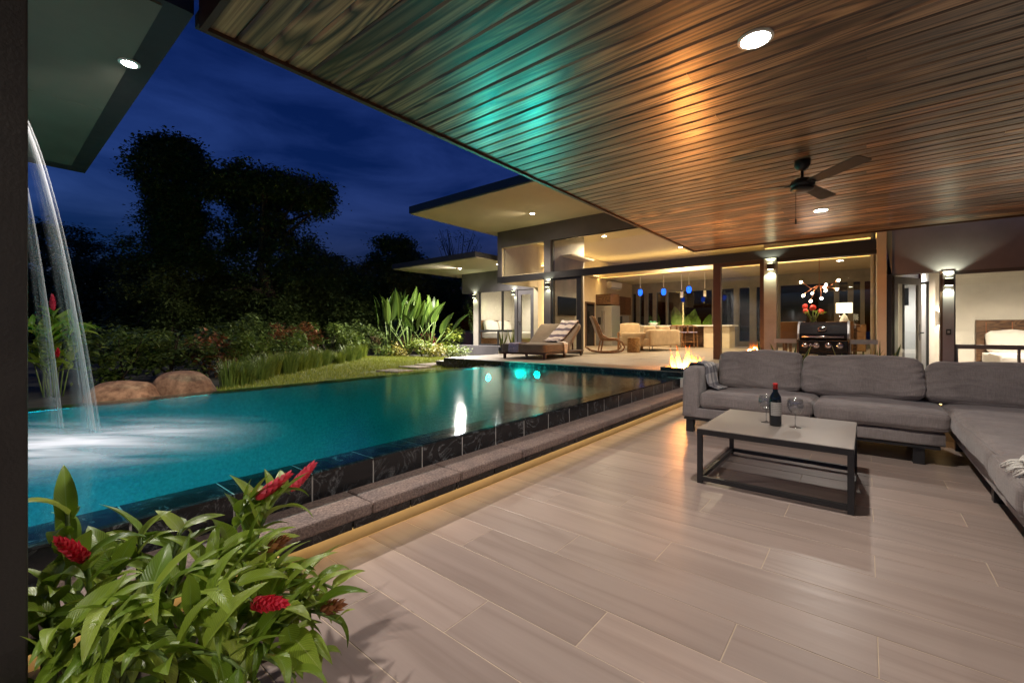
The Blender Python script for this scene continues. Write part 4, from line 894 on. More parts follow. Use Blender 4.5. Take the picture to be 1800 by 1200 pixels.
# ================================================================== DECK LOUNGER
m, nt, b = newmat('striped_throw'); u = N(nt, 'ShaderNodeUVMap')
s_ = stripes(nt, u.outputs[0], 0, 6.0, 0.42); fn = N(nt, 'ShaderNodeTexNoise', Scale=40.0, Detail=3.0)
cl = mixc(nt, s_, (0.58, 0.50, 0.45), (0.13, 0.10, 0.13)); L(nt, mixc(nt, 0.5, cl, mixc(nt, 1.0, cl, fn.outputs['Color'], 'OVERLAY')), b.inputs['Base Color']); b.inputs['Roughness'].default_value = 0.95
M_stripe = m
lg = thing('double_lounger', 'wide taupe double sun lounger with raised backs on the deck', 'lounger', (-5.80, 7.50, 0.4205), R(7))
LW = 0.56
multi('bed_frame', [(-LW, LW, 0.0, 2.05, 0.10, 0.14)], M_brown, lg, 0.004)
for x in (-LW + 0.03, LW - 0.08):
    for y in (0.03, 1.0, 1.97): boxo('leg', x, x + 0.05, y, y + 0.05, 0.001, 0.0995, M_brown, lg)
rb('mattress', -LW, LW, -0.02, 1.28, 0.141, 0.33, M_lounge, lg, 0.03, 0.004, 12, 11, wob=0.004)
for s in (-1, 1):
    me = cushion_mesh('backrest', LW - 0.01, 0.92, 0.13, 0.04, 0.01, M_lounge, 12, 12 + s, wob=0.005)
    o = obj('backrest', me, lg, (s * LW / 2, 1.56, 0.43)); o.rotation_euler = (R(36), 0, 0)
boxo('prop', -0.4, -0.37, 1.75, 1.78, 0.1405, 0.62, M_brown, lg); boxo('prop', 0.37, 0.4, 1.75, 1.78, 0.1405, 0.62, M_brown, lg)
Ml = lg.matrix_basis
def LP(x, y, z): return tuple(Ml @ Vector((x, y, z)))
p = [LP(0.12, 1.10, 0.372), LP(0.14, 1.2, 0.40), LP(0.17, 1.3, 0.455), LP(0.2, 1.45, 0.565), LP(0.22, 1.6, 0.675), LP(0.24, 1.75, 0.785), LP(0.25, 1.86, 0.868), LP(0.25, 1.93, 0.87), LP(0.25, 1.97, 0.80)]
o = obj('striped_towel', cloth_mesh('striped_towel', (list(reversed(p)), (1, 0.12, 0)), 0.42, M_stripe, wav=0.03, seed=8)); o.modifiers.new('t', 'SOLIDIFY').thickness = 0.01
tag(o, 'cream and purple striped towel draped over the lounger back', 'towel')
p = [LP(0.40, 1.0, 0.352), LP(0.48, 0.98, 0.354), LP(0.555, 0.96, 0.35), LP(0.585, 0.95, 0.30), LP(0.59, 0.94, 0.2), LP(0.595, 0.93, 0.1)]
o = obj('cream_towel', cloth_mesh('cream_towel', (p, (0.12, -1, 0)), 0.26, M_linen, wav=0.03, seed=2, taper=0.6)); o.modifiers.new('t', 'SOLIDIFY').thickness = 0.008
tag(o, 'cream towel end hanging down the lounger side', 'towel')
M_folded = plain('lilac_towel', (0.30, 0.26, 0.34), 0.95, var=0.3, scale=25, bmp=0.4)
p = [LP(-0.22, 0.34, 0.347), LP(-0.22, 0.2, 0.35), LP(-0.22, 0.06, 0.35), LP(-0.22, -0.02, 0.344), LP(-0.22, -0.045, 0.30), LP(-0.22, -0.05, 0.22), LP(-0.22, -0.052, 0.15)]
o = obj('folded_towel', cloth_mesh('folded_towel', (p, (1, 0.12, 0)), 0.26, M_folded, wav=0.016, seed=3)); o.modifiers.new('t', 'SOLIDIFY').thickness = 0.012
tag(o, 'lilac checked towel folded over the foot of the lounger', 'towel')

# ================================================================== LIVING ROOM FURNITURE
IZ = 0.4195
def mirror_pts(f): return [f(-1), f(1)]
rc = thing('rocking_chair', 'curved wooden rocking chair with a tan seat behind the lounger', 'chair', (-5.62, 11.05, IZ), R(-55))
for s in (-0.28, 0.28):
    obj('rocker', MB().tube([(s, -0.55, 0.16), (s, -0.42, 0.06), (s, -0.15, 0.022), (s, 0.15, 0.022), (s, 0.38, 0.06), (s, 0.46, 0.16), (s, 0.40, 0.30), (s, 0.25, 0.38), (s, 0.02, 0.40), (s, -0.14, 0.50), (s, -0.24, 0.75), (s, -0.36, 1.0)], [0.02] * 11 + [0.015], 8).mesh('rocker', M_teak, True), rc)
    obj('leg', MB().tube([(s, -0.18, 0.03), (s, -0.12, 0.36)], 0.02, 8).mesh('leg', M_teak), rc)
sh = MB(); prof = [(0.36, 0.40), (0.25, 0.42), (0.05, 0.40), (-0.10, 0.42), (-0.18, 0.55), (-0.26, 0.78), (-0.38, 1.02), (-0.44, 1.02), (-0.34, 0.76), (-0.26, 0.52), (-0.18, 0.34), (0.05, 0.33), (0.34, 0.34)]
o = obj('upholstery', sh.prism(prof, -0.25, 0.25, 'x').mesh('upholstery', fabric('tan_upholstery', (0.25, 0.17, 0.10))), rc); soft(o, 0.02, 3)
def armchair(name, label, loc, rz):
    t = thing(name, label, 'chair', loc, rz)
    rb('seat', -0.32, 0.32, -0.34, 0.30, 0.26, 0.42, M_beige, t, 0.04, 0.015, 8, 31)
    o = rb('backrest', -0.32, 0.32, -0.09, 0.09, 0, 0.46, M_beige, t, 0.05, 0.02, 8, 32); o.location = (0, 0.30, 0.40); o.rotation_euler = (R(-14), 0, 0)
    for s in (-1, 1):
        boxo('arm_frame', s * 0.37 - 0.03, s * 0.37 + 0.03, -0.36, 0.34, 0.52, 0.56, M_teak, t, 0.01)
        boxo('leg', s * 0.37 - 0.03, s * 0.37 + 0.03, -0.36, -0.28, 0.001, 0.519, M_teak, t); boxo('leg', s * 0.37 - 0.03, s * 0.37 + 0.03, 0.26, 0.34, 0.001, 0.519, M_teak, t)
    boxo('seat_rail', -0.339, 0.339, -0.34, 0.30, 0.20, 0.259, M_teak, t)
    return t
armchair('lounge_armchair', 'beige armchair with wooden arms left of the indoor sofa', (-6.05, 13.6, IZ), R(25))
isf = thing('indoor_sofa', 'cream indoor sofa seen from behind on thin legs', 'sofa', (-4.95, 12.45, IZ), R(-8))
rb('seat_base', -0.95, 0.0, 0.0, 1.9, 0.14, 0.40, M_beige, isf, 0.04, 0.0, 10, 41)
rb('back', -0.14, 0.06, 0.02, 1.88, 0.15, 0.64, M_beige, isf, 0.05, 0.01, 10, 42)
rb('arm', -0.95, -0.145, -0.02, 0.15, 0.15, 0.56, M_beige, isf, 0.05, 0.0, 8, 43); rb('arm', -0.95, -0.145, 1.75, 1.92, 0.15, 0.56, M_beige, isf, 0.05, 0.0, 8, 44)
for k, y in enumerate((0.45, 1.35)): o = rb('pillow', -0.25, 0.25, -0.08, 0.08, 0, 0.34, M_beige, isf, 0.05, 0.03, 8, 45 + k); o.location = (-0.28, y, 0.40); o.rotation_euler = (R(12), 0, R(90))
for x in (-0.88, -0.04):
    for y in (0.08, 1.8): obj('leg', MB().tube([(x, y, 0.139), (x + (0.03 if x > -0.5 else -0.03), y, 0.001)], 0.012, 8).mesh('leg', M_black), isf)
sp_ = onz(1113, 619, FZ)
stp = MB(); vs = []; n_ = 22
for z in (0, 0.14, 0.28, 0.42):
    for k in range(n_):
        t = 2 * math.pi * k / n_; r = 0.17 * (1 + 0.06 * math.sin(3 * t + 1) + 0.03 * math.sin(7 * t + z * 3)); vs.append((r * math.cos(t), r * math.sin(t), z))
stp.add(vs, [(i * n_ + k, i * n_ + (k + 1) % n_, (i + 1) * n_ + (k + 1) % n_, (i + 1) * n_ + k) for i in range(3) for k in range(n_)] + [tuple(range(3 * n_, 4 * n_)), tuple(reversed(range(n_)))])
ss = obj('stump_table', stp.mesh('stump_table', stone('stump_bark', (0.16, 0.09, 0.03), (0.42, 0.28, 0.12), sc=25)), None, (sp_.x, sp_.y, IZ + 0.001)); soft(ss, 0.012)
tag(ss, 'round tree stump side table at the sofa end', 'table')
tv = thing('television', 'flat black television on the concrete wall behind the glass', 'television', (-6.799, 10.88, 1.74))
boxo('bezel', 0.0005, 0.05, -0.47, 0.47, -0.27, 0.27, M_black, tv, 0.004); boxo('screen', 0.0505, 0.053, -0.46, 0.46, -0.26, 0.26, M_screen, tv)
# kitchen
isl = thing('kitchen_island', 'pale kitchen island with a thin white counter top', 'island', (0, 0, 0))
boxo('body', -7.0, -5.45, 16.55, 17.35, IZ, 1.185, M_cream, isl); boxo('body', -4.55, -3.7, 16.55, 17.35, IZ, 1.185, M_cream, isl)
boxo('knee_recess', -5.449, -4.551, 17.0, 17.35, IZ, 1.185, M_cab, isl); boxo('panel_gap', -4.10, -4.06, 16.545, 16.5495, IZ + 0.02, 1.15, M_black, isl)
boxo('counter_top', -7.2, -3.6, 16.45, 17.45, 1.186, 1.23, M_plastic, isl, 0.004)
def stool(px, label, rz=0):
    p = ony(px, 600, 16.2); t = thing('bar_stool', label, 'stool', (p.x, 16.2, IZ), rz, 'bar stools at the island')
    for x in (-0.2, 0.2):
        for y in (-0.18, 0.18): obj('leg', MB().tube([(x * 1.1, y * 1.1, 0.001), (x, y, 0.52), (x, y - (0.02 if y < 0 else 0), 0.78 if y < 0 else 0.53)], 0.017, 8).mesh('leg', M_teak), t)
    obj('top_rail', MB().tube([(0.24, 0.1, 0.72), (0.25, -0.1, 0.75), (0.14, -0.22, 0.79), (-0.14, -0.22, 0.79), (-0.25, -0.1, 0.75), (-0.24, 0.1, 0.72)], 0.02, 8).mesh('top_rail', M_teak, True), t)
    obj('splat', MB().box(-0.03, 0.03, -0.21, -0.19, 0.54, 0.775).mesh('splat', M_teak), t)
    soft(boxo('seat', -0.22, 0.22, -0.2, 0.2, 0.53, 0.57, plain('lilac_seat', (0.30, 0.27, 0.40), 0.9) if 'lilac_seat' not in MATS else MATS['lilac_seat'], t), 0.015)
    boxo('stretcher', -0.2, 0.2, -0.2, -0.18, 0.2, 0.225, M_teak, t); boxo('stretcher', -0.2, 0.2, 0.18, 0.2, 0.2, 0.225, M_teak, t); return t
stool(1212, 'curved back wooden stool in front of the island, lilac seat'); stool(1190, 'wooden stool partly hidden behind the indoor sofa', R(15))
def pend(px, py, lab, blue):
    p = ony(px, py, 16.9); t = thing('pendant_lamp', lab, 'pendant lamp', (p.x, 16.9, p.z), group='pendant lamps over the island')
    obj('cord', MB().tube([(0, 0, 0.12), (0, 0, 3.178 - p.z)], 0.012, 6).mesh('cord', M_plastic), t)
    obj('cap', MB().lathe([(0.05, 0.10), (0.03, 0.14), (0.015, 0.16)], 14).mesh('cap', M_black, True), t)
    obj('shade', MB().lathe([(0.05, 0.10), (0.085, 0.06), (0.09, -0.06), (0.06, -0.14), (0.03, -0.15)] if blue else [(0.045, 0.10), (0.05, 0.0), (0.05, -0.12), (0.03, -0.13)], 18).mesh('shade', E_blue if blue else M_plastic, True), t)
pend(1125.5, 513, 'blue glass pendant lamp over the island, leftmost of three', True); pend(1166.5, 512, 'blue glass pendant lamp over the island, middle of three', True); pend(1211, 508, 'blue glass pendant lamp over the island, rightmost of three', True)
pend(1198, 517, 'slim clear pendant lamp left of the rightmost blue one', False); pend(1239, 515, 'slim clear pendant lamp nearest the brown door frame', False)
fg = thing('refrigerator', 'stainless double door refrigerator in the kitchen corner', 'refrigerator', (-8.54, 15.9, IZ))
boxo('cabinet', 0, 0.70, 0.03, 0.75, 0.001, 1.62, M_steel, fg)
for a0, a1 in ((0.003, 0.345), (0.355, 0.697)):
    dd = boxo('door', a0, a1, -0.02, 0.029, 0.03, 1.61, M_steel, fg, 0.006); boxo('handle', (a1 - 0.05) if a0 < 0.1 else a0 + 0.03, (a1 - 0.03) if a0 < 0.1 else a0 + 0.05, -0.06, -0.021, 0.5, 1.4, M_chrome, dd)
boxo('dispenser', 0.1, 0.24, -0.024, -0.0205, 0.85, 1.15, M_black, fg)
kc = thing('kitchen_cabinets', 'brown wooden wall cabinets along the kitchen wall', 'cabinet', (-8.555, 15.9, 0))
boxo('carcass', 0.001, 0.66, 0.01, 0.78, 2.08, 2.5, M_cab, kc, 0.004); boxo('carcass', 0.001, 0.36, 0.79, 2.6, 1.72, 2.5, M_cab, kc, 0.004)
for k in range(3): boxo('door', 0.3605, 0.378, 0.80 + 0.6 * k, 1.39 + 0.6 * k, 1.73, 2.49, M_cab, kc)
kb_ = thing('kitchen_counter', 'kitchen counter with pale front below the wall cabinets', 'counter', (-8.555, 16.7, 0))
boxo('base_unit', 0.001, 0.6, 0, 2.4, IZ, 1.26, M_cream, kb_); boxo('counter_top', 0.001, 0.64, -0.01, 2.42, 1.261, 1.3, M_plastic, kb_); boxo('backsplash', 0.0005, 0.012, 0, 2.4, 1.301, 1.715, M_plastic, kb_)
cm = thing('coffee_maker', 'black coffee maker on the kitchen counter', 'coffee maker', (-8.2, 17.2, 1.3005))
boxo('body', -0.12, 0.12, 0.06, 0.2, 0, 0.34, M_black, cm, 0.01); boxo('head', -0.12, 0.12, -0.12, 0.059, 0.24, 0.34, M_black, cm, 0.01)
obj('carafe', MB().lathe([(0.05, 0.002), (0.08, 0.05), (0.07, 0.14), (0.05, 0.16)], 16, (0, -0.04, 0)).mesh('carafe', M_screen, True), cm)
ac = thing('air_conditioner', 'white split air conditioner high on the kitchen wall', 'air conditioner', (-8.556, 17.4, 2.83))
obj('housing', MB().prism([(0.0005, 0.0), (0.16, 0.0), (0.22, 0.08), (0.22, 0.26), (0.18, 0.30), (0.0005, 0.30)], -0.5, 0.5, 'y').mesh('housing', M_plastic), ac)
boxo('louver', 0.168, 0.185, -0.46, 0.46, 0.01, 0.03, M_steel, ac)
bd = thing('kitchen_door', 'dark glazed door in the cream kitchen wall', 'door', (-8.5595, 15.05, IZ))
multi('frame', [(0.0005, 0.03, 0, 0.07, 0, 1.75), (0.0005, 0.03, 0.68, 0.75, 0, 1.75), (0.0005, 0.03, 0.0705, 0.6795, 1.68, 1.75)], M_brown, bd); boxo('panel', 0.0005, 0.015, 0.0705, 0.6795, 0, 1.6795, M_screen, bd)
fb = thing('fruit_bowl', 'white bowl of green fruit at the left end of the island', 'bowl', (-6.55, 16.9, 1.2305))
obj('dish', MB().lathe([(0.08, 0), (0.1, 0.01), (0.2, 0.1), (0.19, 0.1), (0.09, 0.02)], 20).mesh('dish', M_plastic, True), fb)
M_fr = plain('green_fruit', (0.08, 0.30, 0.16), 0.5)
for k in range(5):
    t = k * 1.25; obj('fruit', MB().lathe([(0.01, -0.06), (0.045, -0.04), (0.06, 0), (0.045, 0.04), (0.01, 0.055)], 12).mesh('fruit', M_fr, True), fb, (0.09 * math.cos(t), 0.09 * math.sin(t), 0.10 + 0.03 * (k % 2)))
# dining corner
dt = thing('dining_table', 'dark dining table behind the glass and the grill', 'table', (-0.85, 12.7, IZ))
boxo('top', -0.75, 0.75, -0.5, 0.5, 0.70, 0.745, M_cab, dt, 0.006)
for x in (-0.68, 0.62):
    for y in (-0.44, 0.38): boxo('leg', x, x + 0.06, y, y + 0.06, 0.001, 0.699, M_cab, dt)
def dchair(x, y, rz, lab):
    t = thing('dining_chair', lab, 'chair', (x, y, IZ), rz, 'brown dining chairs')
    soft(boxo('seat', -0.24, 0.24, -0.24, 0.22, 0.42, 0.48, MATS['tan_leather'], t), 0.015); soft(boxo('backrest', -0.24, 0.24, -0.29, -0.235, 0.40, 0.82, MATS['tan_leather'], t), 0.015)
    for a in (-0.2, 0.16):
        for c in (-0.26, 0.16): boxo('leg', a, a + 0.04, c, c + 0.04, 0.001, 0.40, M_cab, t)
plain('tan_leather', (0.26, 0.135, 0.055), 0.5)
dchair(-1.30, 12.0, 0, 'brown leather dining chair seen left of the grill lid'); dchair(-0.45, 12.0, 0, 'brown leather dining chair hidden behind the grill lid')
sb_ = thing('sideboard', 'brown wooden sideboard right of the grill behind the glass', 'sideboard', (-0.36, 14.2, IZ))
boxo('carcass', -0.34, 0.36, 0, 0.42, 0.08, 0.78, M_cab, sb_, 0.005)
for a0 in (-0.33, 0.015): dd = boxo('door', a0, a0 + 0.335, -0.02, -0.0005, 0.1, 0.76, MATS['tan_leather'], sb_); boxo('handle', a0 + 0.15, a0 + 0.19, -0.035, -0.021, 0.6, 0.62, M_black, dd)
for x in (-0.3, 0.28): boxo('leg', x, x + 0.04, 0.03, 0.38, 0.001, 0.0795, M_black, sb_)
lp = thing('table_lamp', 'lit table lamp with a square shade on the sideboard', 'lamp', (-0.45, 14.38, IZ + 0.781))
obj('base', MB().lathe([(0.12, 0.001), (0.12, 0.02), (0.10, 0.1), (0.06, 0.22), (0.02, 0.26), (0.015, 0.30)], 20).mesh('base', M_plastic, True), lp)
obj('lamp_shade', MB().prism([(-0.17, -0.12), (0.17, -0.12), (0.17, 0.12), (-0.17, 0.12)], 0.30, 0.56).mesh('lamp_shade', E_shade), lp)
fv = thing('flower_vase', 'glass vase of red tropical flowers on the dining table', 'vase', (-0.98, 12.5, IZ + 0.7455))
obj('vase', MB().lathe([(0.06, 0.001), (0.07, 0.1), (0.055, 0.2), (0.06, 0.24)], 18).mesh('vase', M_glass, True), fv)
M_red = plain('tropical_red', (0.62, 0.03, 0.02), 0.5); rg = random.Random(4)
lf = leafmat('vase_leaf', (0.10, 0.20, 0.02), (0.26, 0.36, 0.05))
for k in range(8):
    a = R(45 * k); q = Vector((math.cos(a) * rg.uniform(.12, .3), math.sin(a) * .15, rg.uniform(.30, .46)))
    obj('stem', MB().tube([(0, 0, 0.02), q * 0.7 + Vector((0, 0, .08)), q], 0.006, 6).mesh('stem', lf, True), fv)
    if k % 2 == 0 or k == 3: obj('flower', MB().lathe([(0.01, -.07), (0.05, -.03), (0.06, .01), (0.035, .05), (.005, .08)], 10).mesh('flower', M_red, True), fv, q, (rg.uniform(-.8, .8), rg.uniform(-.8, .8), 0))
    else: obj('leaf', MB().add([(0, 0, 0), (.05, .04, .06), (.02, .16, .05), (-.05, .05, .06)], [(0, 1, 2, 3)]).mesh('leaf', lf, fix=False), fv, q * .8, (0, 0, a))
cp_ = ony(1440, 515, 12.5)
ch = thing('chandelier', 'copper branch chandelier with glowing bulbs over the dining table', 'chandelier', (cp_.x, 12.5, cp_.z))
M_cop = plain('copper', (0.48, 0.20, 0.11), 0.3, metal=1.0, var=0.05)
obj('rod', MB().tube([(0, 0, 0.15), (0, 0, 2.998 - cp_.z)], 0.008, 6).mesh('rod', M_cop), ch); rg = random.Random(12)
ends = [(-.36, .30), (-.32, -.02), (-.14, 0.02), (-.15, -.17), (.06, -.12), (.10, .14), (.13, .06), (.12, .22), (.33, .10), (.36, .30)]
for k, (x, z) in enumerate(ends):
    e = Vector((x, rg.uniform(-.25, .25), z)); md = Vector((x * 0.45, e.y * 0.4, 0.12))
    obj('branch', MB().tube([(0, 0, 0.18), md, e], [0.012, 0.009, 0.007], 6).mesh('branch', M_cop, True), ch)
    obj('bulb', MB().lathe([(0.004, -.026), (.022, -.015), (.027, 0), (.022, .015), (.004, .026)], 10).mesh('bulb', E_bulb, True), ch, e + Vector((0, 0, -0.02)))
cu = MB(); vs = []; n_ = 40
for z in (0.43, 1.2, 2.0, 2.9):
    for k in range(n_ + 1):
        y = 10.35 + (1.3 - (0.7 if z < 1.3 else 0.0) * 0) * k / n_; vs.append((0.10 + 0.035 * math.sin(k * 1.1) - 0.12 * (1 - z / 2.9) * 0, y, z))
cu.add(vs, [(i * (n_ + 1) + k, i * (n_ + 1) + k + 1, (i + 1) * (n_ + 1) + k + 1, (i + 1) * (n_ + 1) + k) for i in range(3) for k in range(n_)])
o = obj('curtain', cu.mesh('curtain', fabric('curtain_beige', (0.36, 0.29, 0.20)), True)); o.modifiers.new('t', 'SOLIDIFY').thickness = 0.004
tag(o, 'long beige curtain at the right end of the living room glass', 'curtain')
# beds
def bed(loc, rz, label, hb):
    t = thing('bed', label, 'bed', loc, rz)
    hbm = soft(boxo('headboard', -0.95, 0.95, 0.0, 0.09, 0.0, hb, M_cab, t), 0.01)
    for k in range(5): boxo('inlay', -0.8 + 0.4 * k, -0.785 + 0.4 * k, -0.0025, -0.0005, 0.75, hb - 0.05, MATS['copper'], hbm)
    boxo('bed_base', -0.88, 0.88, -2.0, -0.001, 0.08, 0.30, M_cab, t, 0.01)
    rb('mattress', -0.88, 0.88, -1.99, -0.01, 0.301, 0.56, M_linen, t, 0.06, 0.01, 10, 51)
    for k, x in enumerate((-0.43, 0.43)):
        o = rb('pillow', -0.38, 0.38, -0.10, 0.10, 0, 0.46, M_linen, t, 0.07, 0.04, 10, 52 + k, wob=0.015); o.location = (x, -0.2, 0.57); o.rotation_euler = (R(-18), 0, 0)
    boxo('blanket_fold', -0.90, 0.90, -1.95, -0.9, 0.10, 0.575, M_linen, t, 0.03); return t
bed((2.92, 14.58, 0.001), 0, 'white bed with a walnut headboard in the right bedroom', 1.28)
bed((-12.27, 13.95, 0.411), R(90), 'white bed inside the left bedroom wing', 1.05)

# ================================================================== WATERFALL
m, nt, b = newmat('falling_water'); nt.nodes.remove(b); out = nt.nodes['Material Output']
u = N(nt, 'ShaderNodeUVMap'); mpv = N(nt, 'ShaderNodeMapping'); mpv.inputs['Scale'].default_value = (0.8, 9.0, 1); L(nt, u.outputs[0], mpv.inputs['Vector'])
nn = N(nt, 'ShaderNodeTexNoise', Scale=2.0, Detail=4.0); L(nt, mpv.outputs[0], nn.inputs['Vector'])
sp = N(nt, 'ShaderNodeSeparateXYZ'); L(nt, u.outputs[0], sp.inputs[0])
pp = N(nt, 'ShaderNodeMath', operation='PINGPONG'); pp.inputs[1].default_value = 0.5; L(nt, sp.outputs[1], pp.inputs[0])
edge = ramp(nt, pp.outputs[0], [(0.0, (0, 0, 0)), (0.4, (1, 1, 1))])
al = mixc(nt, 1.0, edge, ramp(nt, nn.outputs['Fac'], [(0.28, (0.02,) * 3), (0.75, (0.6,) * 3)]), 'MULTIPLY')
df = N(nt, 'ShaderNodeBsdfDiffuse'); df.inputs[0].default_value = (0.84, 0.85, 0.9, 1); tl = N(nt, 'ShaderNodeBsdfTranslucent'); tl.inputs[0].default_value = (0.84, 0.85, 0.9, 1)
ad = N(nt, 'ShaderNodeMixShader'); ad.inputs[0].default_value = 0.5; L(nt, df.outputs[0], ad.inputs[1]); L(nt, tl.outputs[0], ad.inputs[2])
trn = N(nt, 'ShaderNodeBsdfTransparent'); mxs = N(nt, 'ShaderNodeMixShader'); L(nt, al, mxs.inputs[0]); L(nt, trn.outputs[0], mxs.inputs[1]); L(nt, ad.outputs[0], mxs.inputs[2]); L(nt, mxs.outputs[0], out.inputs['Surface'])
M_fall = m
wf = thing('waterfall', 'silky white waterfall pouring from the roof corner into the pool', 'waterfall', (0, 0, 0))
def strand(x, y0, dx, dy, w0, w1, z0=2.66, name='strand'):
    """a thin sheet of falling water, rounded across, thrown out by dy over the drop"""
    K, J = 26, 8; vs = []; mb = MB()
    for i in range(K + 1):
        f = i / K; z = z0 + (0.347 - z0) * f; s = math.sqrt(f); w = w0 + (w1 - w0) * f
        for j in range(J + 1):
            q = j / J - 0.5
            mb.uv[len(vs)] = (f * 2.4, j / J); vs.append((x + dx * s + w * q, y0 + dy * s + 0.35 * w * (0.25 - q * q) * 2 + 0.25 * w * q, z))
    mb.add(vs, [(i * (J + 1) + j, i * (J + 1) + j + 1, (i + 1) * (J + 1) + j + 1, (i + 1) * (J + 1) + j) for i in range(K) for j in range(J)])
    obj(name, mb.mesh(name, M_fall, True, fix=False), wf)
strand(-4.45, 0.05, 0.27, 0.44, 0.10, 0.16); strand(-4.42, 0.06, 0.33, 0.46, 0.05, 0.09); strand(-4.47, 0.05, 0.20, 0.42, 0.14, 0.30)
strand(-4.62, 0.04, 0.12, 0.30, 0.10, 0.26); strand(-4.28, 0.03, 0.02, 0.14, 0.10, 0.15)

# ================================================================== PLANT BUILDERS
def leaf_mesh(name, Ln, Wd, droop, fold, mat, n=9, twist=0.0, wave=0.0, point=0.6):
    """a blade along +X with a folded midrib and arched spine"""
    mb = MB(); vs = []; ang = 0.25; x = z = 0.0
    for i in range(n + 1):
        f = i / n
        w = Wd * (math.sin(math.pi * min(1, f ** point * 0.97 + 0.03)) ** 0.85) * 0.5 + 0.002 * (1 - f)
        if i: x += Ln / n * math.cos(ang); z += Ln / n * math.sin(ang); ang -= droop / n
        tw = twist * f
        for j, q in enumerate((-1, -0.5, 0, 0.5, 1)):
            up = abs(q) * fold * w * 2 + wave * math.sin(f * 13 + q) * w * abs(q)
            yy = q * w; vs.append((x - math.sin(ang) * up, yy * math.cos(tw), z + math.cos(ang) * up + yy * math.sin(tw)))
            mb.uv[len(vs) - 1] = (f, (q + 1) / 2)
    mb.add(vs, [(i * 5 + j, i * 5 + j + 1, (i + 1) * 5 + j + 1, (i + 1) * 5 + j) for i in range(n) for j in range(4)])
    return mb.mesh(name, mat, True, fix=False)
def orient(fwd, up=Vector((0, 0, 1)), roll=0.0):
    f = Vector(fwd).normalized(); s = up.cross(f)
    if s.length < 1e-4: s = Vector((0, 1, 0))
    s.normalize(); u = f.cross(s).normalized()
    return (Matrix((f, s, u)).transposed() @ Matrix.Rotation(roll, 3, 'X')).to_euler()
M_gin = leafmat('ginger_leaf', (0.125, 0.225, 0.016), (0.310, 0.405, 0.045), (0.24, 0.36, 0.10), rough=0.36, trans=0.22, uv=True)
M_ging = leafmat('ginger_leaf_pale', (0.26, 0.37, 0.035), (0.42, 0.50, 0.085), (0.42, 0.50, 0.16), rough=0.4, trans=0.25, uv=True)
M_stem = plain('green_stem', (0.13, 0.20, 0.045), 0.5, var=0.3)
M_fl = leafmat('ginger_flower_red', (0.60, 0.02, 0.045), (0.85, 0.07, 0.12), rough=0.45, trans=0.2)
M_dry = leafmat('dry_bract', (0.20, 0.06, 0.02), (0.40, 0.16, 0.05), rough=0.7, trans=0.15)
gl_m = [leaf_mesh('leaf', 1, w, d, f, M_gin, 9, tw, 0.06) for w, d, f, tw in ((0.27, 1.0, 0.18, 0.1), (0.24, 1.5, 0.25, -0.2), (0.30, 0.7, 0.12, 0.25), (0.19, 0.5, 0.3, 0), (0.26, 1.9, 0.2, -0.3), (0.22, 1.2, 0.35, 0.4))]
gl_p = [leaf_mesh('leaf', 1, w, d, f, M_ging, 9, tw, 0.05) for w, d, f, tw in ((0.32, 0.8, 0.15, 0.1), (0.26, 1.3, 0.25, -0.2))]
def flower_mesh(name, mat, n=60, h=0.135):
    rg = random.Random(h * 99); mb = MB()
    for i in range(n):
        f = i / n; a = i * 2.4; z = h * f; r = 0.0165 * (0.9 + 0.3 * math.sin(math.pi * f)) * (1 - 0.55 * f * f)
        out_ = Vector((math.cos(a), math.sin(a), 0)); sd = Vector((-math.sin(a), math.cos(a), 0)); w = 0.009 * (1.15 - 0.5 * f); ln = 0.03
        b0 = out_ * r * 0.4 + Vector((0, 0, z)); b1 = out_ * r * 1.05 + Vector((0, 0, z + ln * 0.55)); b2 = out_ * r * rg.uniform(1.1, 1.5) + Vector((0, 0, z + ln))
        mb.add([b0 - sd * w * .5, b0 + sd * w * .5, b1 + sd * w, b1 - sd * w, b2], [(0, 1, 2, 3), (3, 2, 4)])
    return mb.mesh(name, mat, True, fix=False)
fm_red = flower_mesh('flower_spike', M_fl); fm_dry = flower_mesh('dry_spike', M_dry, 22, 0.06)
def stem_path(p0, p1, sag, n=10):
    p0, p1 = Vector(p0), Vector(p1); pts = []
    for i in range(n + 1):
        f = i / n; q = p0.lerp(p1, f); q.z = p0.z + (p1.z - p0.z) * (1 - (1 - f) ** 1.6) ; q.z += sag * math.sin(math.pi * f)
        pts.append(q)
    return pts
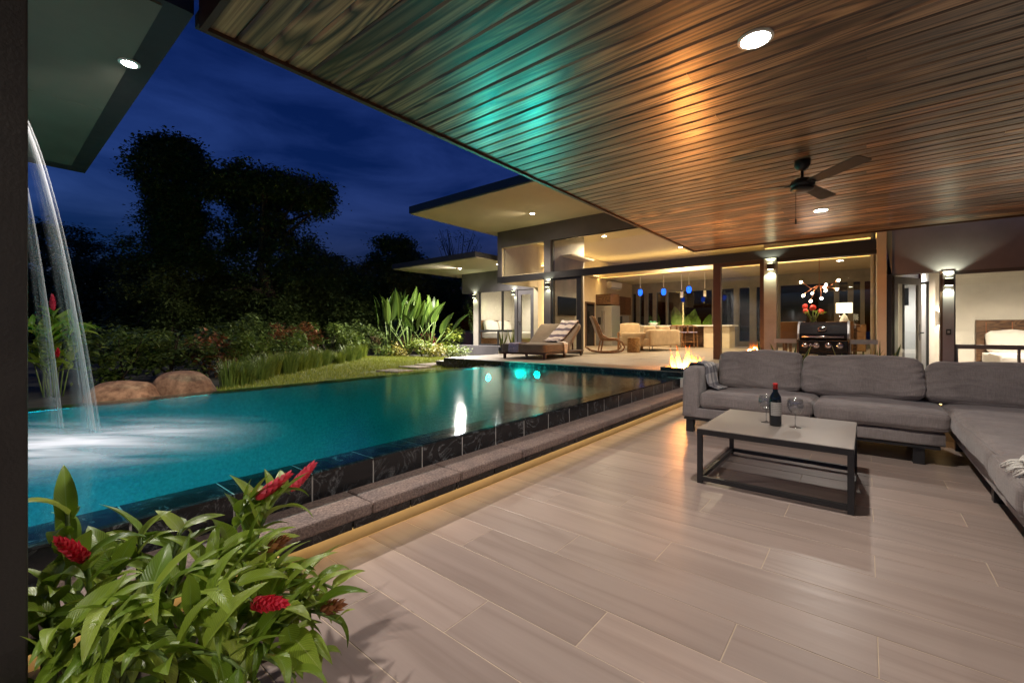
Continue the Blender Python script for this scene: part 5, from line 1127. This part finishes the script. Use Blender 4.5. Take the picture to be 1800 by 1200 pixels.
def ginger_stem(par, p0, p1, nleaf, ll, rg, flower=None, start=0.25, sag=0.05, fs=1.0, pale=0.25):
    pts = stem_path(p0, p1, sag); n = len(pts) - 1
    obj('stem', MB().tube(pts, [0.008 - 0.004 * i / n for i in range(n + 1)], 6).mesh('stem', M_stem, True), par)
    plane = rg.uniform(0, math.pi)
    for k in range(nleaf):
        f = start + ((0.9 if flower else 1.0) - start) * (k + 0.5) / nleaf; i = min(int(f * n), n - 1); q = pts[i].lerp(pts[i + 1], f * n - i); d = (pts[i + 1] - pts[i]).normalized()
        s1 = d.cross(Vector((0, 0, 1))); s1 = s1.normalized() if s1.length > 0.05 else Vector((1, 0, 0)); s2 = d.cross(s1).normalized()
        a = plane + (math.pi if k % 2 else 0) + rg.uniform(-0.7, 0.7)
        side = s1 * math.cos(a) + s2 * math.sin(a)
        fw = (side * rg.uniform(0.7, 1.0) + d * rg.uniform(0.45, 0.95) + Vector((0, 0, rg.uniform(-0.05, 0.3)))).normalized()
        s = ll * rg.uniform(0.55, 1.12) * (0.75 + 0.4 * math.sin(math.pi * min(1, f)))
        me = rg.choice(gl_p) if rg.random() < pale else rg.choice(gl_m)
        obj('leaf', me, par, q, orient(fw, roll=rg.uniform(-0.5, 0.5)), (s, s * rg.uniform(0.95, 1.35), s))
    d = (pts[-1] - pts[-2]).normalized()
    if flower:
        o = obj('flower_spike' if flower == 'red' else 'dry_spike', fm_red if flower == 'red' else fm_dry, par, pts[-1] - d * 0.008, (Vector((0, 0, 1)).rotation_difference((d + Vector((0, 0, 0.8))).normalized())).to_euler(), fs)

# ------------------------------------------------ the red ginger beside the post
bed_ = thing('planting_bed', 'dark soil bed under the red ginger next to the pool ledge', 'planting bed', (0, 0, 0))
pbm = MB(); vs = []; n_ = 14
for i in range(n_ + 1):
    for j in range(n_ + 1):
        x = -1.925 + 0.45 * i / n_; y = -0.5 + 1.15 * j / n_; e = min(i, n_ - i, j, n_ - j) > 0
        vs.append((x, y, 0.012 if not e else 0.03 + 0.03 * noise.noise(Vector((x * 9, y * 9, 1))) + 0.02))
pbm.add(vs, [(i * (n_ + 1) + j, (i + 1) * (n_ + 1) + j, (i + 1) * (n_ + 1) + j + 1, i * (n_ + 1) + j + 1) for i in range(n_) for j in range(n_)])
obj('soil', pbm.mesh('soil', M_soil, True), bed_)
gp = thing('red_ginger', 'leafy red ginger plant flowering beside the pool ledge', 'plant', (0, 0, 0)); rg = random.Random(14)
def gstem(px, py, t, base, nl, ll, fl=None, **k):
    p = at(px, py, t); ginger_stem(gp, (base[0], base[1], 0.04), p, int(nl * 1.35), ll * .92, rg, fl, **k)
gstem(512, 862, 1.68, (-1.62, 0.52), 9, 0.20, 'red', start=0.3, sag=0.06, fs=1.0)
gstem(452, 878, 1.56, (-1.66, 0.48), 8, 0.19, 'red', start=0.3, sag=0.06, fs=1.0)
gstem(150, 985, 1.15, (-1.62, 0.20), 7, 0.17, 'red', start=0.25, sag=0.03, fs=0.85)
gstem(445, 1064, 1.10, (-1.50, 0.36), 7, 0.19, 'red', start=0.2, sag=0.10, fs=0.85)
gstem(470, 968, 1.45, (-1.60, 0.42), 8, 0.19, 'dry', start=0.3, sag=0.06)
gstem(565, 1075, 1.30, (-1.50, 0.42), 9, 0.19, 'dry', start=0.25, sag=0.10)
for px, py, t, bx, by, nl, ll in ((118, 905, 1.25, -1.72, .16, 6, .20), (250, 945, 1.42, -1.70, .3, 7, .19), (330, 930, 1.5, -1.68, .36, 7, .18), (400, 985, 1.4, -1.6, .4, 8, .19), (530, 1010, 1.42, -1.55, .46, 9, .19),
                                  (590, 1035, 1.40, -1.5, .46, 9, .18), (545, 1120, 1.22, -1.45, .38, 8, .19), (480, 1150, 1.12, -1.42, .32, 8, .19), (380, 1110, 1.08, -1.46, .28, 8, .19), (300, 1060, 1.12, -1.52, .24, 8, .18),
                                  (200, 1090, 1.02, -1.52, .16, 8, .17), (130, 1130, 1.0, -1.5, .10, 7, .17), (90, 1040, 1.12, -1.6, .12, 7, .18), (430, 1180, 1.0, -1.42, .22, 7, .18), (575, 1150, 1.2, -1.45, .4, 8, .18), (600, 1095, 1.3, -1.48, .44, 8, .18), (520, 1190, 1.08, -1.42, .32, 8, .18), (180, 1150, 1.0, -1.5, .12, 8, .16), (90, 1100, 1.05, -1.58, .1, 7, .17), (410, 1040, 1.3, -1.55, .36, 8, .18), (300, 1170, .98, -1.42, .18, 8, .17), (220, 1000, 1.3, -1.66, .22, 7, .18),
                                  (350, 1010, 1.3, -1.58, .32, 8, .18), (210, 1190, .95, -1.42, .12, 7, .15), (120, 1195, .95, -1.48, .08, 6, .15), (500, 1065, 1.32, -1.5, .4, 8, .18), (260, 1130, 1.05, -1.48, .2, 8, .17)):
    gstem(px, py, t, (bx, by), nl, ll, None, start=0.2, sag=0.08)

# ------------------------------------------------ leafy masses
def mass(name, mat, n, env, leaf, rg, clump=0.25, nclump=30, flat=0.5, core=0.25):
    """leaf-sized faces gathered in clumps inside an envelope function env(rg) -> point"""
    mb = MB(); cs = [env(rg) for _ in range(nclump)]
    for i in range(n):
        c = cs[i % nclump] + Vector((rg.gauss(0, 1), rg.gauss(0, 1), rg.gauss(0, flat + .2))) * clump * 0.55
        a = rg.uniform(0, 6.283); e = rg.uniform(-0.9, 0.6); s = leaf * rg.uniform(0.6, 1.35)
        f = Vector((math.cos(a) * math.cos(e), math.sin(a) * math.cos(e), math.sin(e))); sd = f.cross(Vector((rg.uniform(-.5, .5), rg.uniform(-.5, .5), 1))).normalized(); w = s * rg.uniform(0.2, 0.34)
        mid = c + f * s * 0.5 + Vector((0, 0, s * 0.1))
        mb.add([c, mid - sd * w, c + f * s, mid + sd * w], [(0, 1, 2, 3)])
    return mb.mesh(name, mat, fix=False)
def ell(rx, ry, z0, z1, hollow=0.5):
    def e(rg):
        while True:
            u = Vector((rg.uniform(-1, 1), rg.uniform(-1, 1), rg.uniform(-1, 1)))
            if hollow < u.length < 1: return Vector((u.x * rx, u.y * ry, z0 + (z1 - z0) * (u.z + 1) / 2))
    return e
LM = {k: leafmat(k + '_leaf', a, c, rough=r_, trans=0.2) for k, a, c, r_ in (
    ('dark_tree', (0.035, 0.065, 0.016), (0.11, 0.155, 0.04), .5), ('vine', (0.045, 0.075, 0.018), (0.12, 0.165, 0.042), .5), ('olive', (0.055, 0.075, 0.020), (0.14, 0.165, 0.045), .5),
    ('shrub_green', (0.08, 0.14, 0.022), (0.22, 0.30, 0.055), .45), ('shrub_dark', (0.06, 0.105, 0.022), (0.16, 0.22, 0.05), .45), ('lime', (0.14, 0.22, 0.03), (0.32, 0.38, 0.06), .45),
    ('yellow', (0.26, 0.24, 0.035), (0.48, 0.42, 0.08), .5), ('rust', (0.20, 0.075, 0.025), (0.36, 0.17, 0.06), .5), ('red_leaf', (0.16, 0.035, 0.03), (0.30, 0.09, 0.06), .5), ('straw', (0.22, 0.15, 0.055), (0.42, 0.30, 0.13), .6))}
M_bark = stone('bark', (0.03, 0.022, 0.015), (0.10, 0.075, 0.05), sc=20, rough=0.9)
def tree(label, px, pty, t, h, env, n, leaf, lm, nclump, clump, rg, trunk=0.22, limbs=6, ground=0.12, group='dark trees beyond the garden', cat='tree', name='dark_tree'):
    p = at(px, 580, t); tr_ = thing(name, label, cat, (p.x, p.y, ground), 0, group)
    pts = [(rg.uniform(-.15, .15) * k, rg.uniform(-.15, .15) * k, h * 0.8 * k / 5) for k in range(6)]
    obj('trunk', MB().tube(pts, [trunk * (1 - 0.15 * k) for k in range(6)], 9).mesh('trunk', M_bark, True), tr_)
    for k in range(limbs):
        e = env(rg); j = rg.randint(2, 4); s_ = Vector(pts[j])
        obj('limb', MB().tube([s_, s_.lerp(e, .5) + Vector((0, 0, rg.uniform(-.1, .3))), e], [trunk * .4, trunk * .22, 0.02], 6).mesh('limb', M_bark, True), tr_)
    obj('crown', mass('crown', LM[lm], n, env, leaf, rg, clump, nclump), tr_)
    return tr_
rg = random.Random(77)
def top(py, t): return CH + (580 - py) / 765.0 * t - 0.12
# the tall vine covered tree: a ragged column
T = 17.0; H1 = top(222, T) - 0.45
def col(rg):
    f = rg.random(); z = 0.3 + (H1 - 0.45) * f; r = 0.95 + 0.22 * math.sin(f * 9) + 0.22 * math.sin(f * 23 + 1) + (0.7 if f < 0.5 else 0)
    a = rg.uniform(0, 6.283); q = r * (1 + 0.28 * math.sin(a * 3 + f * 14)) * math.sqrt(rg.uniform(0.25, 1))
    if f > 0.9: q *= 0.75
    return Vector((q * math.cos(a) - 0.15 * math.sin(f * 6), q * math.sin(a), z))
tree('tall ragged tree wrapped in vines standing highest on the left', 305, 222, T, H1, col, 68000, 0.145, 'vine', 520, 0.38, rg, 0.35, 8)
# spreading tree with a flat layered crown
T = 18.0; H2 = top(288, T) - 0.4
def spread(rg):
    k = rg.random()
    if k < 0.5:
        a = rg.uniform(0, 6.283); q = math.sqrt(rg.random()); return Vector((2.55 * q * math.cos(a) + 0.1, 2.4 * q * math.sin(a), H2 - 0.2 - 0.9 * q * q * rg.random() - rg.uniform(0, 0.9)))
    a = rg.uniform(0, 6.283); q = math.sqrt(rg.random()) * 1.9; return Vector((q * math.cos(a) - .4, q * math.sin(a), rg.uniform(0.5, H2 * 0.74)))
tree('dark tree with a broad layered crown right of the tallest tree', 470, 288, T, H2, spread, 56000, 0.145, 'dark_tree', 420, 0.40, rg, 0.3, 10)
def rnd(rx, h, f0=0.12): return ell(rx, rx, h * f0, h, 0.45)
for px, py, T, rx, lm, lab, n in ((95, 372, 22, 2.6, 'dark_tree', 'dark round tree half hidden behind the waterfall', 9000), (195, 425, 20, 2.2, 'dark_tree', 'dark low tree left of the tallest vine covered tree', 9000),
                                  (395, 470, 18.5, 1.8, 'dark_tree', 'dark bushy tree between the two tallest trees', 8000), (560, 425, 20, 2.0, 'vine', 'dark tree right below the broad layered crown', 9000),
                                  (612, 465, 20, 1.9, 'dark_tree', 'low dark tree between the layered crown and the olive tree', 8000), (692, 402, 21, 1.65, 'olive', 'faintly lit olive green tree left of the house roofs', 11000),
                                  (650, 480, 23, 1.8, 'olive', 'lower olive bush tree behind the big banana-like leaves', 7000), (760, 470, 24, 2.1, 'dark_tree', 'dark tree behind the bedroom wing roof corner', 8000),
                                  (300, 500, 18.5, 2.1, 'dark_tree', 'dark thicket tree under the tallest vine covered tree', 8000), (500, 500, 19.5, 2.2, 'dark_tree', 'dark thicket tree below the broad layered crown', 8000),
                                  (150, 490, 18.5, 2.0, 'dark_tree', 'dark thicket tree at the far left behind the boulders', 8000), (60, 470, 19, 2.0, 'vine', 'dark leafy tree at the left picture edge past the post', 7000), (590, 530, 22, 1.9, 'dark_tree', 'dark thicket tree behind the lawn and its grasses', 7000)):
    h = top(py, T) - 0.3; tree(lab, px, py, T, h, rnd(rx, h), int(n * 2.6), 0.16, lm, 230, 0.40, rg, 0.18, 4)
# bare twiggy tree behind the low roof
p = at(805, 580, 26); bt_ = thing('bare_tree', 'bare twiggy tree showing above the low wing roof', 'tree', (p.x, p.y, 0.12)); h = top(405, 26)
obj('trunk', MB().tube([(0, 0, 0), (0.1, 0, h * .4), (0, 0, h * .6)], [.12, .08, .06], 7).mesh('trunk', M_bark, True), bt_)
for k in range(34):
    a = rg.uniform(0, 6.283); s_ = Vector((0, 0, h * rg.uniform(.45, .6))); e = Vector((math.cos(a) * rg.uniform(.4, 1.8), math.sin(a) * rg.uniform(.4, 1.8), h * rg.uniform(.75, 1.02)))
    obj('branch', MB().tube([s_, s_.lerp(e, .5) + Vector((rg.uniform(-.2, .2), 0, -.15)), e], [.04, .024, .008], 5).mesh('branch', M_bark), bt_)
obj('foliage', mass('foliage', LM['dark_tree'], 260, ell(1.6, 1.6, h * .8, h, .3), .12, rg, .3, 40), bt_)

# ------------------------------------------------ garden shrubs
def shrub(name, label, x, y, rx, h, lm, n, leaf, z=0.16, group='garden shrubs', cat='shrub', nclump=26, clump=0.16):
    t = thing(name, label, cat, (x, y, z), rg.uniform(0, 6), group)
    obj('foliage', mass('foliage', LM[lm], n, ell(rx, rx, h * 0.08, h, 0.3), leaf, rg, clump, nclump), t)
    for k in range(5):
        e = Vector((rg.uniform(-rx, rx) * .7, rg.uniform(-rx, rx) * .7, h * rg.uniform(.5, .85)))
        obj('stem', MB().tube([(rg.uniform(-.05, .05), rg.uniform(-.05, .05), 0), e * .5, e], [.018, .012, .006], 5).mesh('stem', M_bark), t)
    return t
def sat(px, py, t): p = at(px, py, t); return p.x, p.y
for name, lab, px, py, t, rx, lm, n, leaf in (
    ('shrub', 'dark green shrub behind the left boulder', 215, 590, 7.6, .62, 'shrub_green', 1500, .10), ('shrub', 'dark green shrub right behind the right boulder', 300, 585, 8.0, .66, 'shrub_dark', 1500, .11),
    ('shrub', 'rust leaved shrub standing over the right boulder', 365, 590, 8.6, .42, 'rust', 420, .12), ('shrub', 'green shrub right of the rust leaved one', 430, 600, 9.2, .55, 'shrub_green', 1300, .11),
    ('shrub', 'dark shrub at the back left of the garden', 180, 575, 9.5, .9, 'shrub_dark', 1500, .12), ('shrub', 'tall dark shrub behind the rust leaved shrub', 390, 565, 10.5, .9, 'shrub_dark', 1600, .12),
    ('shrub', 'green shrub behind the grass row, near its middle', 500, 590, 10.8, .75, 'shrub_green', 1500, .11), ('shrub', 'brownish shrub in the middle of the garden border', 515, 570, 12.2, .7, 'rust', 700, .11),
    ('shrub', 'dark rounded shrub behind the brownish one', 465, 560, 13.0, 1.0, 'shrub_dark', 1700, .12), ('shrub', 'wide green shrub behind the far end of the grass row', 580, 575, 13.2, 1.0, 'shrub_green', 1900, .11),
    ('shrub', 'dark shrub left of the banana-like leaves', 625, 565, 14.5, .95, 'shrub_dark', 1600, .12)):
    x, y = sat(px, py, t); shrub(name, lab, x, y, rx, (CH - (py - 580) / 765 * t) - 0.12 + 0.05, lm, n, leaf)
# flower bed by the house wing
for name, lab, px, base, rx, h, lm, n, leaf in (
    ('shrub', 'yellow and green variegated shrub at the bed corner near the lawn', 700, 626, .34, .42, 'yellow', 420, .09), ('shrub', 'low green shrub at the left end of the house bed', 682, 626, .34, .40, 'shrub_green', 420, .09),
    ('shrub', 'bright lime shrub in the middle of the house bed', 742, 626, .42, .62, 'lime', 560, .10), ('shrub', 'low yellow green shrub right of the lime shrub', 765, 627, .34, .42, 'yellow', 420, .08),
    ('shrub', 'pale green shrub beside the deck steps', 790, 626, .36, .40, 'lime', 460, .08), ('shrub', 'dark red leaved shrub behind the lime shrub', 752, 618, .45, .75, 'red_leaf', 480, .13),
    ('shrub', 'bright fern-like shrub against the bedroom wing wall', 790, 616, .55, 1.05, 'lime', 620, .17), ('shrub', 'small green shrub at the foot of the wing plinth', 810, 625, .30, .32, 'shrub_green', 320, .08)):
    p = onz(px, base, 0.2); shrub(name, lab, p.x, p.y, rx, h, lm, n, leaf, 0.14, 'shrubs of the house bed')
# boulders
for px, py, t, rx, rz_, lab in ((220, 672, 4.82, .37, .19, 'low brown boulder at the pool edge, the left of two'), (322, 655, 5.34, .36, .24, 'brown boulder with a dark patch, the right of two')):
    p = at(px, py, t); b_ = bmesh.new(); bmesh.ops.create_icosphere(b_, subdivisions=4, radius=1)
    for v in b_.verts:
        q = v.co.copy(); d = 1 + 0.16 * noise.noise(q * 1.3 + Vector((px, 0, 0))) + 0.05 * noise.noise(q * 4 + Vector((0, px, 0))); v.co = Vector((q.x * rx * d, q.y * rx * .8 * d, q.z * rz_ * 1.6 * d))
        if v.co.z > rz_ * 1.25: v.co.z = rz_ * 1.25 + (v.co.z - rz_ * 1.25) * .4
    me = bpy.data.meshes.new('boulder'); b_.to_mesh(me); b_.free(); me.materials.append(M_boulder)
    for f in me.polygons: f.use_smooth = True
    tag(obj('boulder', me, None, (p.x, p.y, p.z - rz_ * 1.32), (0, 0, 0.7)), lab, 'boulder')
# grass row along the lawn
def tuft(name, label, x, y, h, r, lm, n=190, z=0.17, group='ornamental grass row along the lawn'):
    mb = MB()
    for i in range(n):
        a = rg.uniform(0, 6.283); q = r * math.sqrt(rg.random()) * .55; b0 = Vector((q * math.cos(a), q * math.sin(a), 0)); o_ = Vector((math.cos(a), math.sin(a), 0)); hh = h * rg.uniform(.55, 1.1); sp_2 = r * rg.uniform(.1, .9); w = .006
        sd = Vector((-o_.y, o_.x, 0)) * w; m1 = b0 + o_ * sp_2 * .35 + Vector((0, 0, hh * .65)); m2 = b0 + o_ * sp_2 + Vector((0, 0, hh))
        mb.add([b0 - sd, b0 + sd, m1 + sd, m1 - sd, m2], [(0, 1, 2, 3), (3, 2, 4)])
    o = obj(name, mb.mesh(name, LM[lm], fix=False), None, (x, y, z)); return tag(o, label, 'grass tuft', group)
edge_ = LAWN[2:7]
ORD = ['first', 'second', 'third', 'fourth', 'fifth', 'sixth', 'seventh', 'eighth', 'ninth', 'tenth', 'eleventh', 'twelfth', 'thirteenth', 'fourteenth', 'fifteenth']
def glab(k):
    if k < 14: return '%s grass tuft of the lawn edge row, counted from the boulders' % ORD[k]
    return '%s grass tuft of the lawn edge row, counted from its far end' % ORD[min(26 - k, 14)]
seg = [(Vector(a), Vector(c)) for a, c in zip(edge_, edge_[1:])]
k = 0
for a, c in seg:
    nn_ = int((c - a).length / 0.27)
    for i in range(nn_):
        q = a.lerp(c, i / nn_) + Vector((rg.uniform(-.25, .0), rg.uniform(0, .25)))
        tuft('grass_tuft', glab(k), q.x, q.y, rg.uniform(.34, .5), rg.uniform(.2, .28), 'lime' if rg.random() < .4 else 'shrub_green'); k += 1
for px, base, lab in ((660, 617, 'straw coloured grass tuft at the left of the house bed'), (722, 614, 'dry straw grass tuft in front of the banana-like leaves'), (705, 612, 'dry straw grass tuft left of the other one in the bed')):
    p = onz(px, base, 0.2); o = tuft('dry_grass', lab, p.x, p.y, .75, .38, 'straw', 220, .14, 'dry grasses in the house bed')
# big paddle leaves (traveller's-palm like clump)
M_pad = leafmat('paddle_leaf', (0.028, 0.066, 0.008), (0.095, 0.155, 0.020), (0.25, 0.33, 0.08), rough=0.4, trans=0.3, uv=True)
pad = [leaf_mesh('leaf', 1, w, d, .15, M_pad, 9, tw, .03, .75) for w, d, tw in ((.26, .25, .1), (.30, .5, -.2), (.22, .8, .2))]
for px, base, hgt, nl, lab in ((682, 620, 2.3, 18, 'tall clump of paddle shaped leaves, left in the house bed'), (718, 620, 2.5, 18, 'tallest clump of paddle shaped leaves in the house bed'), (756, 619, 2.2, 16, 'clump of paddle shaped leaves nearest the bedroom wing')):
    p = onz(px, base, .2); t = thing('paddle_plant', lab, 'plant', (p.x, p.y, .14), 0, 'paddle leaved plants')
    for i in range(nl):
        a = rg.uniform(0, 6.283); tilt = rg.uniform(.05, .85) if i > 3 else rg.uniform(0, .2); d = Vector((math.cos(a) * math.sin(tilt), math.sin(a) * math.sin(tilt), math.cos(tilt))); hh = hgt * rg.uniform(.45, .62)
        st = d * hh + Vector((math.cos(a), math.sin(a), 0)) * .05
        obj('stalk', MB().tube([(0.04 * math.cos(a), 0.04 * math.sin(a), 0), st * .55 + Vector((0, 0, .03)), st], [.025, .018, .01], 6).mesh('stalk', M_stem, True), t)
        s = hgt * rg.uniform(.36, .5); obj('leaf', rg.choice(pad), t, st, orient((d + Vector((0, 0, .12))).normalized(), up=Vector((-math.sin(a), math.cos(a), .3)) if i < 5 else Vector((0, 0, 1)), roll=rg.uniform(-.6, .6)), s)
# spiky yuccas by the wing
for px, base, lab in ((780, 604, 'spiky dracaena beside the bedroom wing window'), (796, 600, 'taller spiky dracaena against the wing corner')):
    p = onz(px, base, .2); t = thing('dracaena', lab, 'plant', (p.x, p.y, .14), 0, 'spiky dracaenas')
    for j in range(3):
        tp = Vector((rg.uniform(-.3, .3), rg.uniform(-.3, .3), rg.uniform(.9, 1.5))); obj('stem', MB().tube([(0, 0, 0), tp * .6 + Vector((.05, 0, 0)), tp], [.03, .022, .02], 6).mesh('stem', M_bark), t)
        mb = MB()
        for i in range(26):
            a = rg.uniform(0, 6.283); e = rg.uniform(-.5, 1.2); f = Vector((math.cos(a) * math.cos(e), math.sin(a) * math.cos(e), math.sin(e))); sd = f.cross(Vector((0, 0, 1))).normalized() * .018; ln = .38
            mb.add([tp - sd, tp + sd, tp + f * ln + Vector((0, 0, -.05))], [(0, 1, 2)])
        obj('leaf_rosette', mb.mesh('leaf_rosette', LM['shrub_green'], fix=False), t)
# ginger by the far pool edge, left
gx, gy = sat(95, 600, 6.1); t = thing('far_ginger', 'red ginger plant behind the waterfall past the far pool edge', 'plant', (0, 0, 0)); r2 = random.Random(31)
for i in range(11):
    a = r2.uniform(0, 6.283); e = (gx + math.cos(a) * r2.uniform(.1, .55), gy + math.sin(a) * r2.uniform(.1, .55), r2.uniform(.7, 1.35))
    ginger_stem(t, (gx + math.cos(a) * .1, gy + math.sin(a) * .1, .12), e, 9, .36, r2, None, start=.2, sag=.06, pale=.15)
q = at(93, 545, 6.0); ginger_stem(t, (gx, gy, .12), q, 7, .32, r2, 'red', start=.3, sag=.03, fs=1.5, pale=.1)
q = at(100, 628, 5.9); ginger_stem(t, (gx, gy, .12), q, 5, .3, r2, 'red', start=.3, sag=.03, fs=1.2, pale=.1)
# snake plants behind the sofa
M_snk, nt, b = newmat('snake_leaf'); u = N(nt, 'ShaderNodeUVMap'); sp = N(nt, 'ShaderNodeSeparateXYZ'); L(nt, u.outputs[0], sp.inputs[0])
s = N(nt, 'ShaderNodeMath', operation='SUBTRACT'); s.inputs[1].default_value = .5; L(nt, sp.outputs[1], s.inputs[0]); ab = N(nt, 'ShaderNodeMath', operation='ABSOLUTE'); L(nt, s.outputs[0], ab.inputs[0])
nz2 = N(nt, 'ShaderNodeTexNoise', Scale=9.0, Detail=2.0); mpz = N(nt, 'ShaderNodeMapping'); mpz.inputs['Scale'].default_value = (6, .6, 1); L(nt, u.outputs[0], mpz.inputs['Vector']); L(nt, mpz.outputs[0], nz2.inputs['Vector'])
inn = ramp(nt, nz2.outputs['Fac'], [(.4, (.02, .055, .012)), (.6, (.07, .12, .03))]); L(nt, mixc(nt, ramp(nt, ab.outputs[0], [(.30, (0, 0, 0)), (.34, (1, 1, 1))]), inn, (.42, .40, .10)), b.inputs['Base Color']); b.inputs['Roughness'].default_value = .4
snk = [leaf_mesh('leaf', 1, .13, d, .25, M_snk, 8, tw, 0, .5) for d, tw in ((.1, .4), (.4, -.5), (-.2, .8))]
for px, lab, nl in ((1352, 'snake plant left of the grill behind the sofa back', 5), (1388, 'snake plant under the left grill shelf', 8), (1497, 'snake plant under the right grill shelf', 8), (1524, 'upright snake plant right of the grill', 6), (1551, 'snake plant nearest the open bedroom door', 8)):
    p = ony(px, 620, 6.05); t = thing('snake_plant', lab, 'plant', (p.x, 6.05, .33), 0, 'snake plants in the planter')
    for i in range(nl):
        a = rg.uniform(0, 6.283); tl_ = rg.uniform(.1, .6); d = Vector((math.cos(a) * math.sin(tl_), math.sin(a) * math.sin(tl_), math.cos(tl_))); s_ = rg.uniform(.42, .64)
        obj('leaf', rg.choice(snk), t, (math.cos(a) * .03, math.sin(a) * .03, 0), orient(d, up=Vector((-math.sin(a), math.cos(a), .01)), roll=rg.uniform(0, 6)), s_)
# big leaves outside the back window
wlm = leaf_mesh('leaf', .8, .44, .3, .1, M_ging, 8, .1, .02, .8)
for px, lab, n_ in ((1205, 'broad bright green leaves outside the dark kitchen window', 9), (1232, 'smaller green leaves at the right of the kitchen window', 5), (1163, 'green leaves outside the narrow window left of the dark one', 4)):
    p = ony(px, 575, HB + 0.9); t = thing('window_plant', lab, 'plant', (p.x, HB + 0.9, 0.12), 0, 'leafy plants outside the kitchen window')
    for i in range(n_):
        a = rg.uniform(0, 6.283); st = Vector((math.cos(a) * .35, math.sin(a) * .25, rg.uniform(.85, 1.25) * (1 if n_ > 5 else .85)))
        obj('stalk', MB().tube([(0, 0, 0), st * .6, st], [.03, .02, .012], 6).mesh('stalk', M_stem), t)
        obj('leaf', wlm, t, st, orient((st.normalized() + Vector((0, 0, .8))).normalized(), up=Vector((0, -1, .1)), roll=rg.uniform(-.4, .4)), rg.uniform(.8, 1.15))
    spot('garden_uplight', (p.x, HB + 0.35, 0.35), 70, (1, .9, .6), 120, .05, (R(150), 0, 0))
# potted pair of slim plants by the lounger
for px, lab in ((882, 'slim green shoot plant at the left foot of the lounger'), (902, 'slim green shoot plant behind the lounger foot')):
    p = onz(px, 621, FZ); t = thing('shoot_plant', lab, 'plant', (p.x, min(p.y, 9.9), IZ), 0, 'slim shoot plants by the lounger')
    obj('pot', MB().lathe([(.07, .001), (.10, .16), (.09, .16), (.085, .13)], 18).mesh('pot', M_black, True), t)
    for i in range(6):
        a = rg.uniform(0, 6.283); d = Vector((math.cos(a) * .25, math.sin(a) * .25, 1)); obj('leaf', rg.choice(snk), t, (0, 0, .13), orient(d, up=Vector((-math.sin(a), math.cos(a), .01)), roll=rg.uniform(0, 6)), rg.uniform(.35, .6))
